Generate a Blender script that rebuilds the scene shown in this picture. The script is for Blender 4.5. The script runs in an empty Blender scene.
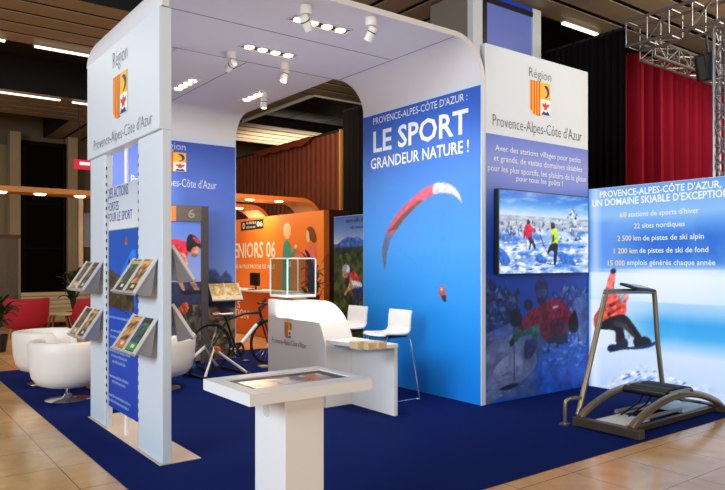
import bpy, bmesh, math, random
import numpy as np
from mathutils import Vector, Matrix, noise
random.seed(7)
SC = bpy.context.scene
COL = SC.collection
PI = math.pi
# ---------------------------------------------------------------- camera model
FPX, CX, CY, CAMH = 668.0, 362.5, 262.0, 1.55
_n = math.hypot(.799, .601); CC, SS = .799/_n, .601/_n
def ray(px, py):
    x = (px-CX)/FPX; z = (CY-py)/FPX
    return Vector((CC*x+SS, -SS*x+CC, z))
def onX(px, py, X):
    d = ray(px, py); return Vector((X, d.y*X/d.x, CAMH+d.z*X/d.x))
def onY(px, py, Y):
    d = ray(px, py); return Vector((d.x*Y/d.y, Y, CAMH+d.z*Y/d.y))
def onZ(px, py, Z=0.0):
    d = ray(px, py); t = (Z-CAMH)/d.z; return Vector((d.x*t, d.y*t, Z))
# ---------------------------------------------------------------- colour, materials
def s2l(v):
    v = max(0., v)/255.
    return v/12.92 if v <= .04045 else ((v+.055)/1.055)**2.4
def lin(c): return (s2l(c[0]), s2l(c[1]), s2l(c[2]), 1.0)
MATS = {}
def mat(name, col, rough=.5, metal=0., noise_amt=0., noise_scale=20., bump=0., bump_scale=200., emit=0., spec=None, coat=0.):
    if name in MATS: return MATS[name]
    m = bpy.data.materials.new(name); m.use_nodes = True
    nt = m.node_tree; b = nt.nodes['Principled BSDF']
    b.inputs['Base Color'].default_value = lin(col)
    b.inputs['Roughness'].default_value = rough
    b.inputs['Metallic'].default_value = metal
    if spec is not None: b.inputs['Specular IOR Level'].default_value = spec
    if coat: b.inputs['Coat Weight'].default_value = coat
    if noise_amt or bump:
        tc = nt.nodes.new('ShaderNodeTexCoord')
    if noise_amt:
        nz = nt.nodes.new('ShaderNodeTexNoise'); nz.inputs['Scale'].default_value = noise_scale
        nz.inputs['Detail'].default_value = 4
        nt.links.new(tc.outputs['Object'], nz.inputs['Vector'])
        mx = nt.nodes.new('ShaderNodeMix'); mx.data_type = 'RGBA'
        lo = tuple(v*(1-noise_amt) for v in lin(col)[:3])+(1,)
        hi = tuple(min(1, v*(1+noise_amt)) for v in lin(col)[:3])+(1,)
        mx.inputs[6].default_value = lo; mx.inputs[7].default_value = hi
        nt.links.new(nz.outputs['Fac'], mx.inputs[0]); nt.links.new(mx.outputs[2], b.inputs['Base Color'])
    if bump:
        n2 = nt.nodes.new('ShaderNodeTexNoise'); n2.inputs['Scale'].default_value = bump_scale
        nt.links.new(tc.outputs['Object'], n2.inputs['Vector'])
        bp = nt.nodes.new('ShaderNodeBump'); bp.inputs['Strength'].default_value = bump; bp.inputs['Distance'].default_value = .01
        nt.links.new(n2.outputs['Fac'], bp.inputs['Height']); nt.links.new(bp.outputs['Normal'], b.inputs['Normal'])
    if emit:
        b.inputs['Emission Color'].default_value = lin(col); b.inputs['Emission Strength'].default_value = emit
    MATS[name] = m; return m
def attr_mat(name, rough=.45, emit=0., spec=.4):
    m = bpy.data.materials.new(name); m.use_nodes = True
    nt = m.node_tree; b = nt.nodes['Principled BSDF']
    a = nt.nodes.new('ShaderNodeAttribute'); a.attribute_name = 'Ink'
    b.inputs['Roughness'].default_value = rough; b.inputs['Specular IOR Level'].default_value = spec
    if emit:
        b.inputs['Base Color'].default_value = (.02, .02, .02, 1)
        nt.links.new(a.outputs['Color'], b.inputs['Emission Color']); b.inputs['Emission Strength'].default_value = emit
    else:
        nt.links.new(a.outputs['Color'], b.inputs['Base Color'])
    return m
def glass_mat(name, tint=(235, 245, 245), mixf=.12):
    m = bpy.data.materials.new(name); m.use_nodes = True
    nt = m.node_tree; nt.nodes.clear()
    o = nt.nodes.new('ShaderNodeOutputMaterial'); t = nt.nodes.new('ShaderNodeBsdfTransparent')
    g = nt.nodes.new('ShaderNodeBsdfGlossy'); g.inputs['Roughness'].default_value = .03
    t.inputs['Color'].default_value = lin(tint)
    lw = nt.nodes.new('ShaderNodeLayerWeight'); lw.inputs['Blend'].default_value = .12
    ma = nt.nodes.new('ShaderNodeMath'); ma.operation = 'MULTIPLY'; ma.inputs[1].default_value = .5
    mx = nt.nodes.new('ShaderNodeMixShader')
    nt.links.new(lw.outputs['Facing'], ma.inputs[0]); nt.links.new(ma.outputs[0], mx.inputs[0]); nt.links.new(t.outputs[0], mx.inputs[1]); nt.links.new(g.outputs[0], mx.inputs[2])
    nt.links.new(mx.outputs[0], o.inputs['Surface'])
    return m
# ---------------------------------------------------------------- objects
ORG = {}
def props(o, label=None, cat=None, group=None, kind=None):
    if label: o['label'] = label
    if cat: o['category'] = cat
    if group: o['group'] = group
    if kind: o['kind'] = kind
    return o
def thing(name, label, cat, loc=(0, 0, 0), group=None):
    o = bpy.data.objects.new(name, None); COL.objects.link(o); o.location = loc
    o.empty_display_size = .05
    ORG[o.name] = Vector(loc)
    return props(o, label, cat, group)
class MB:
    def __init__(s): s.v = []; s.f = []; s.c = []; s.col = None
    def add(s, vs, fs, col=None):
        n = len(s.v); s.v += [Vector(p) for p in vs]; s.f += [tuple(i+n for i in f) for f in fs]
        c = col if col is not None else s.col
        s.c += [c if c is not None else (1, 1, 1, 1)]*len(vs); return s
    def box(s, x0, x1, y0, y1, z0, z1, col=None, M=None):
        vs = [Vector((x, y, z)) for z in (z0, z1) for y in (y0, y1) for x in (x0, x1)]
        if M is not None: vs = [M @ v for v in vs]
        return s.add(vs, [(0, 2, 3, 1), (4, 5, 7, 6), (0, 1, 5, 4), (2, 6, 7, 3), (0, 4, 6, 2), (1, 3, 7, 5)], col)
    def bar(s, a, b, w, h, up=(0, 0, 1)):
        a = Vector(a); b = Vector(b); d = b-a; L = d.length; d.normalize()
        u = Vector(up)
        if abs(d.dot(u)) > .98: u = Vector((1, 0, 0))
        r = d.cross(u).normalized(); t = r.cross(d).normalized()
        M = Matrix(((d.x, r.x, t.x, a.x), (d.y, r.y, t.y, a.y), (d.z, r.z, t.z, a.z), (0, 0, 0, 1)))
        return s.box(0, L, -w/2, w/2, -h/2, h/2, None, M)
    def tube(s, pts, r, seg=8, caps=True, closed=False, col=None):
        pts = [Vector(p) for p in pts]; n = len(pts)
        rs = r if isinstance(r, (list, tuple)) else [r]*n
        T = []
        for i in range(n):
            if closed: d = pts[(i+1) % n]-pts[i-1]
            else: d = pts[min(i+1, n-1)]-pts[max(i-1, 0)]
            T.append(d.normalized())
        u = Vector((0, 0, 1)) if abs(T[0].z) < .9 else Vector((1, 0, 0))
        vs = []; fs = []
        nrm = (u-T[0]*u.dot(T[0])).normalized()
        for i in range(n):
            nrm = (nrm-T[i]*nrm.dot(T[i]))
            if nrm.length < 1e-6: nrm = T[i].orthogonal()
            nrm.normalize(); b = T[i].cross(nrm)
            for k in range(seg):
                a = 2*PI*k/seg; vs.append(pts[i]+(nrm*math.cos(a)+b*math.sin(a))*rs[i])
        m = n if closed else n-1
        for i in range(m):
            j = (i+1) % n
            for k in range(seg):
                k2 = (k+1) % seg; fs.append((i*seg+k, i*seg+k2, j*seg+k2, j*seg+k))
        if caps and not closed:
            fs.append(tuple(range(seg))[::-1]); fs.append(tuple((n-1)*seg+k for k in range(seg)))
        return s.add(vs, fs, col)
    def lathe(s, prof, seg=24, c=(0, 0, 0), axis=None, col=None):
        M = Matrix.Translation(Vector(c))
        if axis is not None: M = M @ Vector(axis).to_track_quat('Z', 'Y').to_matrix().to_4x4()
        vs = []; fs = []; n = len(prof)
        for k in range(seg):
            a = 2*PI*k/seg
            for (r, z) in prof: vs.append(M @ Vector((r*math.cos(a), r*math.sin(a), z)))
        for k in range(seg):
            k2 = (k+1) % seg
            for i in range(n-1): fs.append((k*n+i, k2*n+i, k2*n+i+1, k*n+i+1))
        return s.add(vs, fs, col)
    def prism(s, poly, ax, a0, a1, col=None):
        """poly: 2-D outline; ax: axis of extrusion ('x': poly is y,z ; 'y': poly is x,z ; 'z': poly is x,y)"""
        def P(p, a):
            return {'x': Vector((a, p[0], p[1])), 'y': Vector((p[0], a, p[1])), 'z': Vector((p[0], p[1], a))}[ax]
        n = len(poly)
        vs = [P(p, a0) for p in poly]+[P(p, a1) for p in poly]
        fs = [tuple(range(n)), tuple(range(2*n-1, n-1, -1))]
        fs += [(i, (i+1) % n, n+(i+1) % n, n+i) for i in range(n)]
        return s.add(vs, fs, col)
    def plate(s, grid, th, ):
        """grid: rows of points, thickened along its normals into a closed sheet"""
        R = len(grid); Q = len(grid[0]); g = [[Vector(p) for p in row] for row in grid]
        N = [[None]*Q for _ in range(R)]
        for i in range(R):
            for j in range(Q):
                a = g[min(i+1, R-1)][j]-g[max(i-1, 0)][j]; b = g[i][min(j+1, Q-1)]-g[i][max(j-1, 0)]
                N[i][j] = a.cross(b).normalized()
        vs = [g[i][j] for i in range(R) for j in range(Q)]+[g[i][j]+N[i][j]*th for i in range(R) for j in range(Q)]
        k = R*Q; fs = []
        I = lambda i, j: i*Q+j
        for i in range(R-1):
            for j in range(Q-1):
                q = (I(i, j), I(i+1, j), I(i+1, j+1), I(i, j+1)); fs.append(q[::-1]); fs.append(tuple(x+k for x in q))
        for i in range(R-1):
            fs.append((I(i, 0), I(i+1, 0), I(i+1, 0)+k, I(i, 0)+k)[::1]); fs.append((I(i, Q-1), I(i, Q-1)+k, I(i+1, Q-1)+k, I(i+1, Q-1)))
        for j in range(Q-1):
            fs.append((I(0, j), I(0, j)+k, I(0, j+1)+k, I(0, j+1))); fs.append((I(R-1, j), I(R-1, j+1), I(R-1, j+1)+k, I(R-1, j)+k))
        return s.add(vs, fs)
    def build(s, name, m, parent=None, bevel=0., smooth=False, recalc=True, sub=0):
        me = bpy.data.meshes.new(name)
        org = ORG.get(parent.name, Vector()) if parent is not None else Vector()
        me.from_pydata([v-org for v in s.v], [], s.f)
        at = me.attributes.new('Ink', 'FLOAT_COLOR', 'POINT')
        at.data.foreach_set('color', [x for c in s.c for x in c])
        if recalc:
            bm = bmesh.new(); bm.from_mesh(me); bmesh.ops.recalc_face_normals(bm, faces=bm.faces); bm.to_mesh(me); bm.free()
        me.materials.append(m)
        if smooth:
            for p in me.polygons: p.use_smooth = True
        o = bpy.data.objects.new(name, me); COL.objects.link(o)
        if parent is not None: o.parent = parent; ORG[o.name] = org
        if bevel:
            b = o.modifiers.new('bevel', 'BEVEL'); b.width = bevel; b.segments = 2; b.limit_method = 'ANGLE'; b.angle_limit = .7
        if sub:
            b = o.modifiers.new('sub', 'SUBSURF'); b.levels = sub; b.render_levels = sub
        if smooth and not sub:
            try:
                for p in me.polygons: p.use_smooth = True
                me.set_sharp_from_angle(angle=.7)
            except Exception: pass
        return o
def one(mb, name, m, label, cat, group=None, **k):
    o = mb.build(name, m, None, **k); return props(o, label, cat, group)
def struct(mb, name, m, **k):
    o = mb.build(name, m, None, **k); o['kind'] = 'structure'; return o
def kids(o): return [c for c in COL.objects if c.parent == o]
def dup(o, loc, rz=0., label=None, group=None):
    r = o.copy(); COL.objects.link(r); r.location = loc; r.rotation_euler = (0, 0, rz)
    if label: r['label'] = label
    if group: r['group'] = group
    for ch in kids(o):
        c = ch.copy(); COL.objects.link(c); c.parent = r
        for g in kids(ch):
            d = g.copy(); COL.objects.link(d); d.parent = c
    return r
# ---------------------------------------------------------------- text and printed graphics
_tc = {}
def text_geo(s, bold=0.):
    k = (s, bold)
    if k in _tc: return _tc[k]
    cu = bpy.data.curves.new('t', 'FONT'); cu.body = s; cu.resolution_u = 2; cu.offset = bold; cu.fill_mode = 'FRONT'
    o = bpy.data.objects.new('t', cu); COL.objects.link(o)
    bpy.context.view_layer.update()
    me = o.evaluated_get(bpy.context.evaluated_depsgraph_get()).to_mesh()
    vs = [(v.co.x, v.co.y) for v in me.vertices]; fs = [tuple(p.vertices) for p in me.polygons]
    bpy.data.objects.remove(o); bpy.data.curves.remove(cu)
    _tc[k] = (vs, fs); return vs, fs
def cap(bold=0.):
    return max(v[1] for v in text_geo('H', bold)[0])
def spl(P, n=5, closed=True):
    out = []; N = len(P)
    rng = range(N) if closed else range(N-1)
    for i in rng:
        if closed: a, b, c, d = P[i-1], P[i], P[(i+1) % N], P[(i+2) % N]
        else: a, b, c, d = P[max(i-1, 0)], P[i], P[i+1], P[min(i+2, N-1)]
        for k in range(n):
            t = k/n
            out.append(tuple(.5*((2*b[j])+(c[j]-a[j])*t+(2*a[j]-5*b[j]+4*c[j]-d[j])*t*t+(3*b[j]-a[j]-3*c[j]+d[j])*t**3) for j in range(len(b))))
    if not closed: out.append(tuple(P[-1]))
    return out
class Pan:
    """a printed face: axis 'X' looks towards -X (u runs to -Y), axis 'Y' looks towards -Y (u runs to +X)"""
    def __init__(s, axis, val, step=.0006):
        s.ax = axis; s.val = val; s.off = .0008; s.step = step; s.mb = MB(); s.emb = MB()
    def uv(s, px, py):
        p = onX(px, py, s.val) if s.ax == 'X' else onY(px, py, s.val)
        return (-p.y, p.z) if s.ax == 'X' else (p.x, p.z)
    def w(s, u, v, off=None):
        o = s.off if off is None else off
        return Vector((s.val-o, -u, v)) if s.ax == 'X' else Vector((u, s.val-o, v))
    paint = None
    def begin(s, u0, u1, v0, v1, nu, nv, fn):
        """start a finely printed picture: a dense grid of dots; polygons drawn until end() are printed into it"""
        g = np.zeros((nv+1, nu+1, 3))
        for j in range(nv+1):
            for i in range(nu+1): g[j, i] = fn(i/nu, j/nv)
        s.paint = (u0, u1, v0, v1, nu, nv, g, np.linspace(u0, u1, nu+1), np.linspace(v0, v1, nv+1))
        s.grain = .10; s.gsc = 14.; s.soft = 1; s.shade = .16; s.seed = 0
    def stamp(s, P, col):
        u0, u1, v0, v1, nu, nv, g, U, V = s.paint; s.seed += 1
        A = np.array(P); lo = A.min(0); hi = A.max(0)
        i0, i1 = np.searchsorted(U, [lo[0]-1e-6, hi[0]+1e-6]); j0, j1 = np.searchsorted(V, [lo[1]-1e-6, hi[1]+1e-6])
        i0 = max(0, i0-1); j0 = max(0, j0-1); i1 = min(nu+1, i1+1); j1 = min(nv+1, j1+1)
        if i1 <= i0 or j1 <= j0: return
        du = U[1]-U[0]; dv = V[1]-V[0]; cov = np.zeros((j1-j0, i1-i0))
        for ox, oy in ((-.25, -.25), (.25, -.25), (-.25, .25), (.25, .25)):
            X, Y = np.meshgrid(U[i0:i1]+ox*du, V[j0:j1]+oy*dv); ins = np.zeros(X.shape, bool)
            for k in range(len(A)):
                x1, y1 = A[k-1]; x2, y2 = A[k]
                if y1 == y2: continue
                ins ^= ((y1 > Y) != (y2 > Y)) & (X < (x2-x1)*(Y-y1)/(y2-y1)+x1)
            cov += ins*.25
        H = max(hi[1]-lo[1], 1e-6); Wd = max(hi[0]-lo[0], 1e-6)
        c = np.array(col, float)
        for j in range(j0, j1):
            for i in range(i0, i1):
                w = cov[j-j0, i-i0]
                if w <= 0: continue
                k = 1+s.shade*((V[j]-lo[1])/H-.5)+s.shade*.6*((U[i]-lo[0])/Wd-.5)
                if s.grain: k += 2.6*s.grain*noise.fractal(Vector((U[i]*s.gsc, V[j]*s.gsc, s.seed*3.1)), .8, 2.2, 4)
                g[j, i] = g[j, i]*(1-w)+np.clip(c*k, 0, 255)*w
    def end(s):
        u0, u1, v0, v1, nu, nv, g, U, V = s.paint; s.paint = None
        s.off += s.step; n = len(s.mb.v)
        for j in range(nv+1):
            for i in range(nu+1): s.mb.v.append(s.w(U[i], V[j])); s.mb.c.append(lin(g[j, i]))
        s.mb.f += [(n+j*(nu+1)+i, n+j*(nu+1)+i+1, n+(j+1)*(nu+1)+i+1, n+(j+1)*(nu+1)+i) for j in range(nv) for i in range(nu)]
        return s
    def polyuv(s, P, col):
        if s.paint is not None: s.stamp(P, col); return s
        s.off += s.step
        s.mb.add([s.w(*p) for p in P], [tuple(range(len(P)))], lin(col)); return s
    def poly(s, P, col, smooth=0):
        if smooth: P = spl(P, smooth)
        return s.polyuv([s.uv(*p) for p in P], col)
    def line(s, pts, wpx, col):
        L = []; R = []
        for i, p in enumerate(pts):
            a = pts[max(i-1, 0)]; b = pts[min(i+1, len(pts)-1)]
            dx, dy = b[0]-a[0], b[1]-a[1]; l = math.hypot(dx, dy) or 1
            ww = wpx[i] if isinstance(wpx, (list, tuple)) else wpx
            L.append((p[0]-dy/l*ww/2, p[1]+dx/l*ww/2)); R.append((p[0]+dy/l*ww/2, p[1]-dx/l*ww/2))
        return s.poly(L+R[::-1], col)
    def grid(s, u0, u1, v0, v1, nu, nv, fn):
        """fn(s,t) -> 0..255 colour ; s left..right, t bottom..top"""
        vs = []; cs = []
        for j in range(nv+1):
            for i in range(nu+1):
                a, b = i/nu, j/nv
                vs.append(s.w(u0+(u1-u0)*a, v0+(v1-v0)*b)); cs.append(lin(fn(a, b)))
        fs = [(j*(nu+1)+i, j*(nu+1)+i+1, (j+1)*(nu+1)+i+1, (j+1)*(nu+1)+i) for j in range(nv) for i in range(nu)]
        n = len(s.mb.v); s.mb.v += vs; s.mb.c += cs; s.mb.f += [tuple(i+n for i in f) for f in fs]
        return s
    def text(s, t, xl, xr, yb, yt, col, bold=0., fit=True, mb=None):
        """text with its baseline from pixel (xl,yb), ending at pixel x xr; capitals reach yt at xl"""
        vs, fs = text_geo(t, bold)
        x0 = min(v[0] for v in vs); x1 = max(v[0] for v in vs)
        u0, v0 = s.uv(xl, yb); v1 = s.uv(xl, yt)[1]; u1 = s.uv(xr, yb)[0]
        return s.textuv(t, u0, u1, v0, v1-v0, col, bold, mb)
    def textuv(s, t, u0, u1, v0, h, col, bold=0., mb=None):
        vs, fs = text_geo(t, bold)
        x0 = min(v[0] for v in vs); x1 = max(v[0] for v in vs)
        kx = (u1-u0)/(x1-x0); ky = h/cap(bold)
        (mb or s.mb).add([s.w(u0+(v[0]-x0)*kx, v0+v[1]*ky, s.off+.0016) for v in vs], fs, lin(col)); return s
    def words(s, xl, xr, yb, h, col, seed=1):
        """a line of printing too small to read: a row of short strokes"""
        r = random.Random(seed); u0, v0 = s.uv(xl, yb); u1 = s.uv(xr, yb)[0]; hh = s.uv(xl, yb-h)[1]-v0
        s.off += s.step; u = u0
        while u < u1-hh*.4:
            n = r.randint(2, 7)
            for k in range(n):
                if u > u1: break
                hs = hh*(1.4 if r.random() < .2 else 1.)
                s.mb.add([s.w(u, v0), s.w(u+hh*.42, v0), s.w(u+hh*.42, v0+hs), s.w(u, v0+hs)], [(0, 1, 2, 3)], lin(col)); u += hh*.62
            u += hh*.5
        return s
    def emblem(s, uc, v0, wd, ht, dark=(30, 50, 120)):
        """striped coat of arms: gold and red stripes, gold field with a blue fish, white field with a red bird on a blue hill"""
        GO = (250, 190, 50); RE = (228, 90, 34)
        s.off += .0015; keep = s.mb; s.mb = s.emb; pk_, s.paint = s.paint, None
        def q(a, b, c, d, col): s.polyuv([(uc+wd*(a-.5), v0+ht*b), (uc+wd*(c-.5), v0+ht*b), (uc+wd*(c-.5), v0+ht*d), (uc+wd*(a-.5), v0+ht*d)], col)
        def pl(P, col): s.polyuv([(uc+wd*(a-.5), v0+ht*b) for a, b in P], col)
        q(.5, .5, 1, 1, GO); q(.5, 0.03, 1, .5, (250, 250, 250))
        pl([(0, .16), (.1, .05), (.25, 0), (.5, 0), (.5, 1), (0, 1)], GO)
        for k in range(4):
            a = .03+k*.125; lo = .12 if k == 0 else (.04 if k == 1 else .0)
            q(a, lo, a+.072, 1, RE)
        pl(spl([(.68, .9), (.82, .92), (.92, .82), (.93, .7), (.84, .58), (.72, .55), (.82, .64), (.84, .74), (.78, .82)], 3), dark)
        pl([(.56, .4), (.7, .36), (.75, .46), (.8, .36), (.95, .4), (.9, .3), (.82, .27), (.84, .19), (.75, .22), (.66, .19), (.68, .27), (.6, .3)], (215, 60, 40))
        pl([(.54, .05), (.64, .16), (.75, .12), (.86, .17), (.97, .05)], dark)
        s.mb = keep; s.paint = pk_; return s
def mixc(a, b, t):
    t = min(1, max(0, t)); return tuple(a[i]+(b[i]-a[i])*t for i in range(3))
def ramp(stops, t):
    for (t0, c0), (t1, c1) in zip(stops, stops[1:]):
        if t <= t1: return mixc(c0, c1, (t-t0)/(t1-t0) if t1 > t0 else 0)
    return stops[-1][1]
def fbm(x, y, sc, seed=0.):
    return noise.fractal(Vector((x*sc, y*sc, seed)), .9, 2.1, 4)
# ================================================================ materials
WHITE = mat('white_panel', (212, 222, 233), .45)
WARM_WHITE = mat('white_lacquer', (236, 234, 230), .3)
MATTE_WHITE = mat('white_stretch_fabric', (222, 220, 222), .7)
PRINT = attr_mat('printed_graphic', .5)
BACKLIT = attr_mat('backlit_graphic', .4, emit=1.0)
DIMSCREEN = attr_mat('dim_screen_image', .15, emit=.42)
SCREEN = attr_mat('screen_image', .2, emit=1.15)
CHROME = mat('chrome', (215, 215, 220), .12, 1.)
STEEL = mat('brushed_steel', (150, 146, 140), .35, .9)
BLACK = mat('black_plastic', (16, 16, 18), .4)
RUBBER = mat('black_rubber', (14, 14, 15), .7)
GREY = mat('grey_metal', (150, 152, 156), .4, .5)
DARKM = mat('dark_metal', (46, 46, 50), .4, .6)
GLASS = glass_mat('clear_glass')
BULB = mat('warm_lamp_glow', (255, 222, 170), .5, emit=9.)
BULBW = mat('white_lamp_glow', (255, 240, 215), .5, emit=14.)
TUBE = mat('fluorescent_tube_glow', (255, 236, 205), .5, emit=2.6)
WOOD = mat('pale_wood', (176, 134, 84), .5, noise_amt=.15, noise_scale=6)
# ================================================================ the hall
def floor_mat():
    m = bpy.data.materials.new('polished_stone_tile'); m.use_nodes = True
    nt = m.node_tree; b = nt.nodes['Principled BSDF']; L = nt.links.new
    tc = nt.nodes.new('ShaderNodeTexCoord'); br = nt.nodes.new('ShaderNodeTexBrick')
    br.offset = 0.; br.inputs['Scale'].default_value = 1.; br.inputs['Brick Width'].default_value = .6; br.inputs['Row Height'].default_value = .6
    br.inputs['Mortar Size'].default_value = .004; br.inputs['Mortar Smooth'].default_value = .3; br.inputs['Bias'].default_value = 0.
    br.inputs['Color1'].default_value = lin((222, 180, 126)); br.inputs['Color2'].default_value = lin((212, 170, 116)); br.inputs['Mortar'].default_value = lin((112, 86, 58))
    L(tc.outputs['Object'], br.inputs['Vector'])
    nz = nt.nodes.new('ShaderNodeTexNoise'); nz.inputs['Scale'].default_value = 3.; nz.inputs['Detail'].default_value = 8; nz.inputs['Distortion'].default_value = 1.2
    L(tc.outputs['Object'], nz.inputs['Vector'])
    mx = nt.nodes.new('ShaderNodeMix'); mx.data_type = 'RGBA'; mx.blend_type = 'MULTIPLY'; mx.inputs[0].default_value = .55
    rp = nt.nodes.new('ShaderNodeValToRGB'); rp.color_ramp.elements[0].position = .3; rp.color_ramp.elements[0].color = (.66, .55, .44, 1); rp.color_ramp.elements[1].position = .65; rp.color_ramp.elements[1].color = (1, 1, 1, 1)
    L(nz.outputs['Fac'], rp.inputs[0]); L(br.outputs['Color'], mx.inputs[6]); L(rp.outputs[0], mx.inputs[7]); L(mx.outputs[2], b.inputs['Base Color'])
    b.inputs['Roughness'].default_value = .16; b.inputs['Specular IOR Level'].default_value = .5
    return m
struct(MB().box(-14, 28, -8, 26, -.1, 0), 'floor', floor_mat())
HALLW = mat('hall_wall_paint', (120, 104, 82), .7)
struct(MB().box(-14, 28, 26, 26.2, 0, 7), 'wall_back', HALLW)
struct(MB().box(-14.2, -14, -8, 26, 0, 7), 'wall_left', HALLW)
struct(MB().box(28, 28.2, -8, 26, 0, 7), 'wall_right', HALLW)
struct(MB().box(-14, 28, -8.2, -8, 0, 7), 'wall_front', HALLW)
DARKC = mat('dark_ceiling_void', (20, 18, 17), .8)
SLAT = mat('bronze_ceiling_slat', (150, 134, 112), .5, noise_amt=.06, noise_scale=2)
struct(MB().box(-14, 28, -8, 26, 6.9, 7.0), 'ceiling', DARKC)
rows = [(-2.6, .4), (4.7, 7.7), (12, 15), (19.3, 22.3)]
m = MB(); sd = MB()
for a, b in rows:
    y = a
    while y < b-.3:
        m.box(-14, 28, y, y+.5, 6.0, 6.02); y += .62
    sd.box(-14, 28, a-.04, a-.02, 6.0, 6.9); sd.box(-14, 28, b+.02, b+.04, 6.0, 6.9); sd.box(-14, 28, a, b, 6.2, 6.22)
gaps = [(-8, -2.7), (.45, 4.65), (7.75, 11.95), (15.05, 19.25), (22.35, 26)]
for a, b in gaps:
    x = 5.3
    while x < 9.5:
        m.box(x, x+.5, a, b, 6.0, 6.02); x += .62
    sd.box(5.24, 5.26, a, b, 6.0, 6.9); sd.box(9.68, 9.70, a, b, 6.0, 6.9); sd.box(5.3, 9.66, a, b, 6.2, 6.22)
struct(m, 'ceiling', SLAT); struct(sd, 'trim_4', DARKC)
# dark tiled service ceiling seen through the rear opening
TILEC = mat('dark_ceiling_tile', (30, 28, 27), .45)
m = MB()
for i in range(6):
    for j in range(3):
        m.box(9.85+i*1.4, 9.85+i*1.4+1.36, 15.15+j*1.36, 15.15+j*1.36+1.32, 6.28, 6.32)
struct(m, 'trim_2', TILEC)
struct(MB().box(9.66, 9.72, 15.02, 19.2, 5.96, 6.06).box(9.66, 20, 14.98, 15.04, 5.96, 6.04), 'trim_3', mat('pale_metal_edge', (205, 200, 190), .4))
# fluorescent strips along the edges of the slat bands
def strip(x0, x1, y, lab):
    t = thing('fluorescent_strip', lab, 'ceiling light', ((x0+x1)/2, y, 6.0), 'fluorescent strips along the slatted ceiling')
    MB().box(x0, x1, y-.05, y+.05, 5.96, 6.0).build('housing', GREY, t)
    MB().box(x0+.03, x1-.03, y-.04, y+.04, 5.93, 5.96).build('tube', TUBE, t)
pa = onZ(31, 46, 6); pb = onZ(5, 41, 6)
strip(pa.x, pa.x+3.6, 14.9, 'long glowing strip on the slat edge left of the tall white sign, upper one')
strip(pb.x-3.2, pb.x, 14.9, 'glowing strip cut by the left edge of the photo, upper of the two there')
pc = onZ(63, 97, 6); strip(pc.x-4.2, pc.x, 19.45, 'lower glowing strip on the dark ceiling recess at far left')
pd = onZ(87, 97, 6); strip(pd.x-.25, pd.x+1.5, 19.5, 'short glowing strip right beside the far edge of the white sign')
pe = onZ(541, 27, 6); strip(pe.x, pe.x+1.1, 7.6, 'glowing strip on the slatted ceiling above the black drape')
pf = onZ(262, 146, 6); strip(13.2, 16.5, 19.45, 'glowing strip seen through the rear opening under the white canopy')
# columns, windows and fittings on the far left
COLM = mat('stone_column', (178, 156, 120), .6, noise_amt=.08, noise_scale=3)
def column(px0, px1, y, lab):
    a = onY(px0, 250, y).x; b = onY(px1, 250, y).x
    one(MB().box(a, b, y, y+.5, 0, 5.99), 'column', COLM, lab, 'column', bevel=.02)
column(10, 21, 25.2, 'tan square column left of the tall black window')
column(68, 78, 25.2, 'tan square column right of the tall black window')
xa = onY(22, 250, 25.4).x; xb = onY(67, 250, 25.4).x
w = thing('window_1', None, None, ((xa+xb)/2, 25.5, 0)); w['kind'] = 'structure'
MB().box(xa, xb, 25.55, 25.6, .3, 5.6).build('pane', mat('black_window_glass', (4, 4, 4), .5, spec=.05), w)
fm = MB().box(xa, xa+.14, 25.4, 25.55, .2, 5.75).box(xb-.14, xb, 25.4, 25.55, .2, 5.75).box(xa, xb, 25.4, 25.55, 5.6, 5.75).box(xa, xb, 25.4, 25.55, .2, .34).box(xa, xb, 25.45, 25.55, 3.55, 3.65).box(xa, xb, 25.45, 25.55, 2.0, 2.06)
fm.build('window_frame', mat('black_window_frame', (9, 8, 8), .6, spec=.1), w)
# wall of the left part behind the beam: lighter door-like panel
xa = onY(-40, 250, 25.8).x; xb = onY(9, 250, 25.8).x
struct(MB().box(xa, xb, 25.85, 25.95, 0, 5.6), 'door_1', mat('tan_door_paint', (150, 130, 98), .6))
# timber beam with downlights
by = 16.0
xa = onY(-30, 194, by).x; xb = onY(130, 194, by).x; zt = onY(40, 187.5, by).z; zb = onY(40, 193, by).z
t = thing('lit_timber_beam', 'long orange-brown timber beam with downlights across the far left stand', 'beam', ((xa+xb)/2, by, 0))
MB().box(xa, xb, by, by+.7, zb, zt).build('beam', mat('orange_timber', (190, 128, 66), .5, noise_amt=.1, noise_scale=4), t, bevel=.01)
MB().box(xa-.1, xa+.05, by+.2, by+.4, 0, zb).build('post', WOOD, t)
MB().box(xb-.05, xb+.1, by+.2, by+.4, 0, zb).build('post', WOOD, t)
for px in (0.5, 40, 80):
    p = onY(px, 195, by+.2)
    MB().lathe([(0, zb-.03), (.1, zb-.03), (.13, zb)], 14, (p.x, by+.2, 0)).build('downlight', BULB, t)
# red sign, small clutter on the left
a = onY(74, 160, 20).x; b = onY(94, 160, 20).x; z0 = onY(80, 169, 20).z; z1 = onY(80, 159.5, 20).z
t = thing('hanging_sign', 'red illuminated hanging sign beside the far edge of the white sign panel', 'sign', ((a+b)/2, 20, z0))
MB().box(a, b, 20, 20.12, z0, z1).build('sign_box', mat('red_sign_face', (214, 24, 60), .4, emit=.5), t)
MB().box(a+.15, b-.12, 19.985, 20, z0+(z1-z0)*.45, z0+(z1-z0)*.75).build('white_band', mat('white_sign_glow', (255, 240, 236), .4, emit=.9), t)
for x in (a+.15, b-.15): MB().tube([(x, 20.06, z1), (x, 20.06, 6.0)], .012, 6).build('hanger', DARKM, t)
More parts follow.
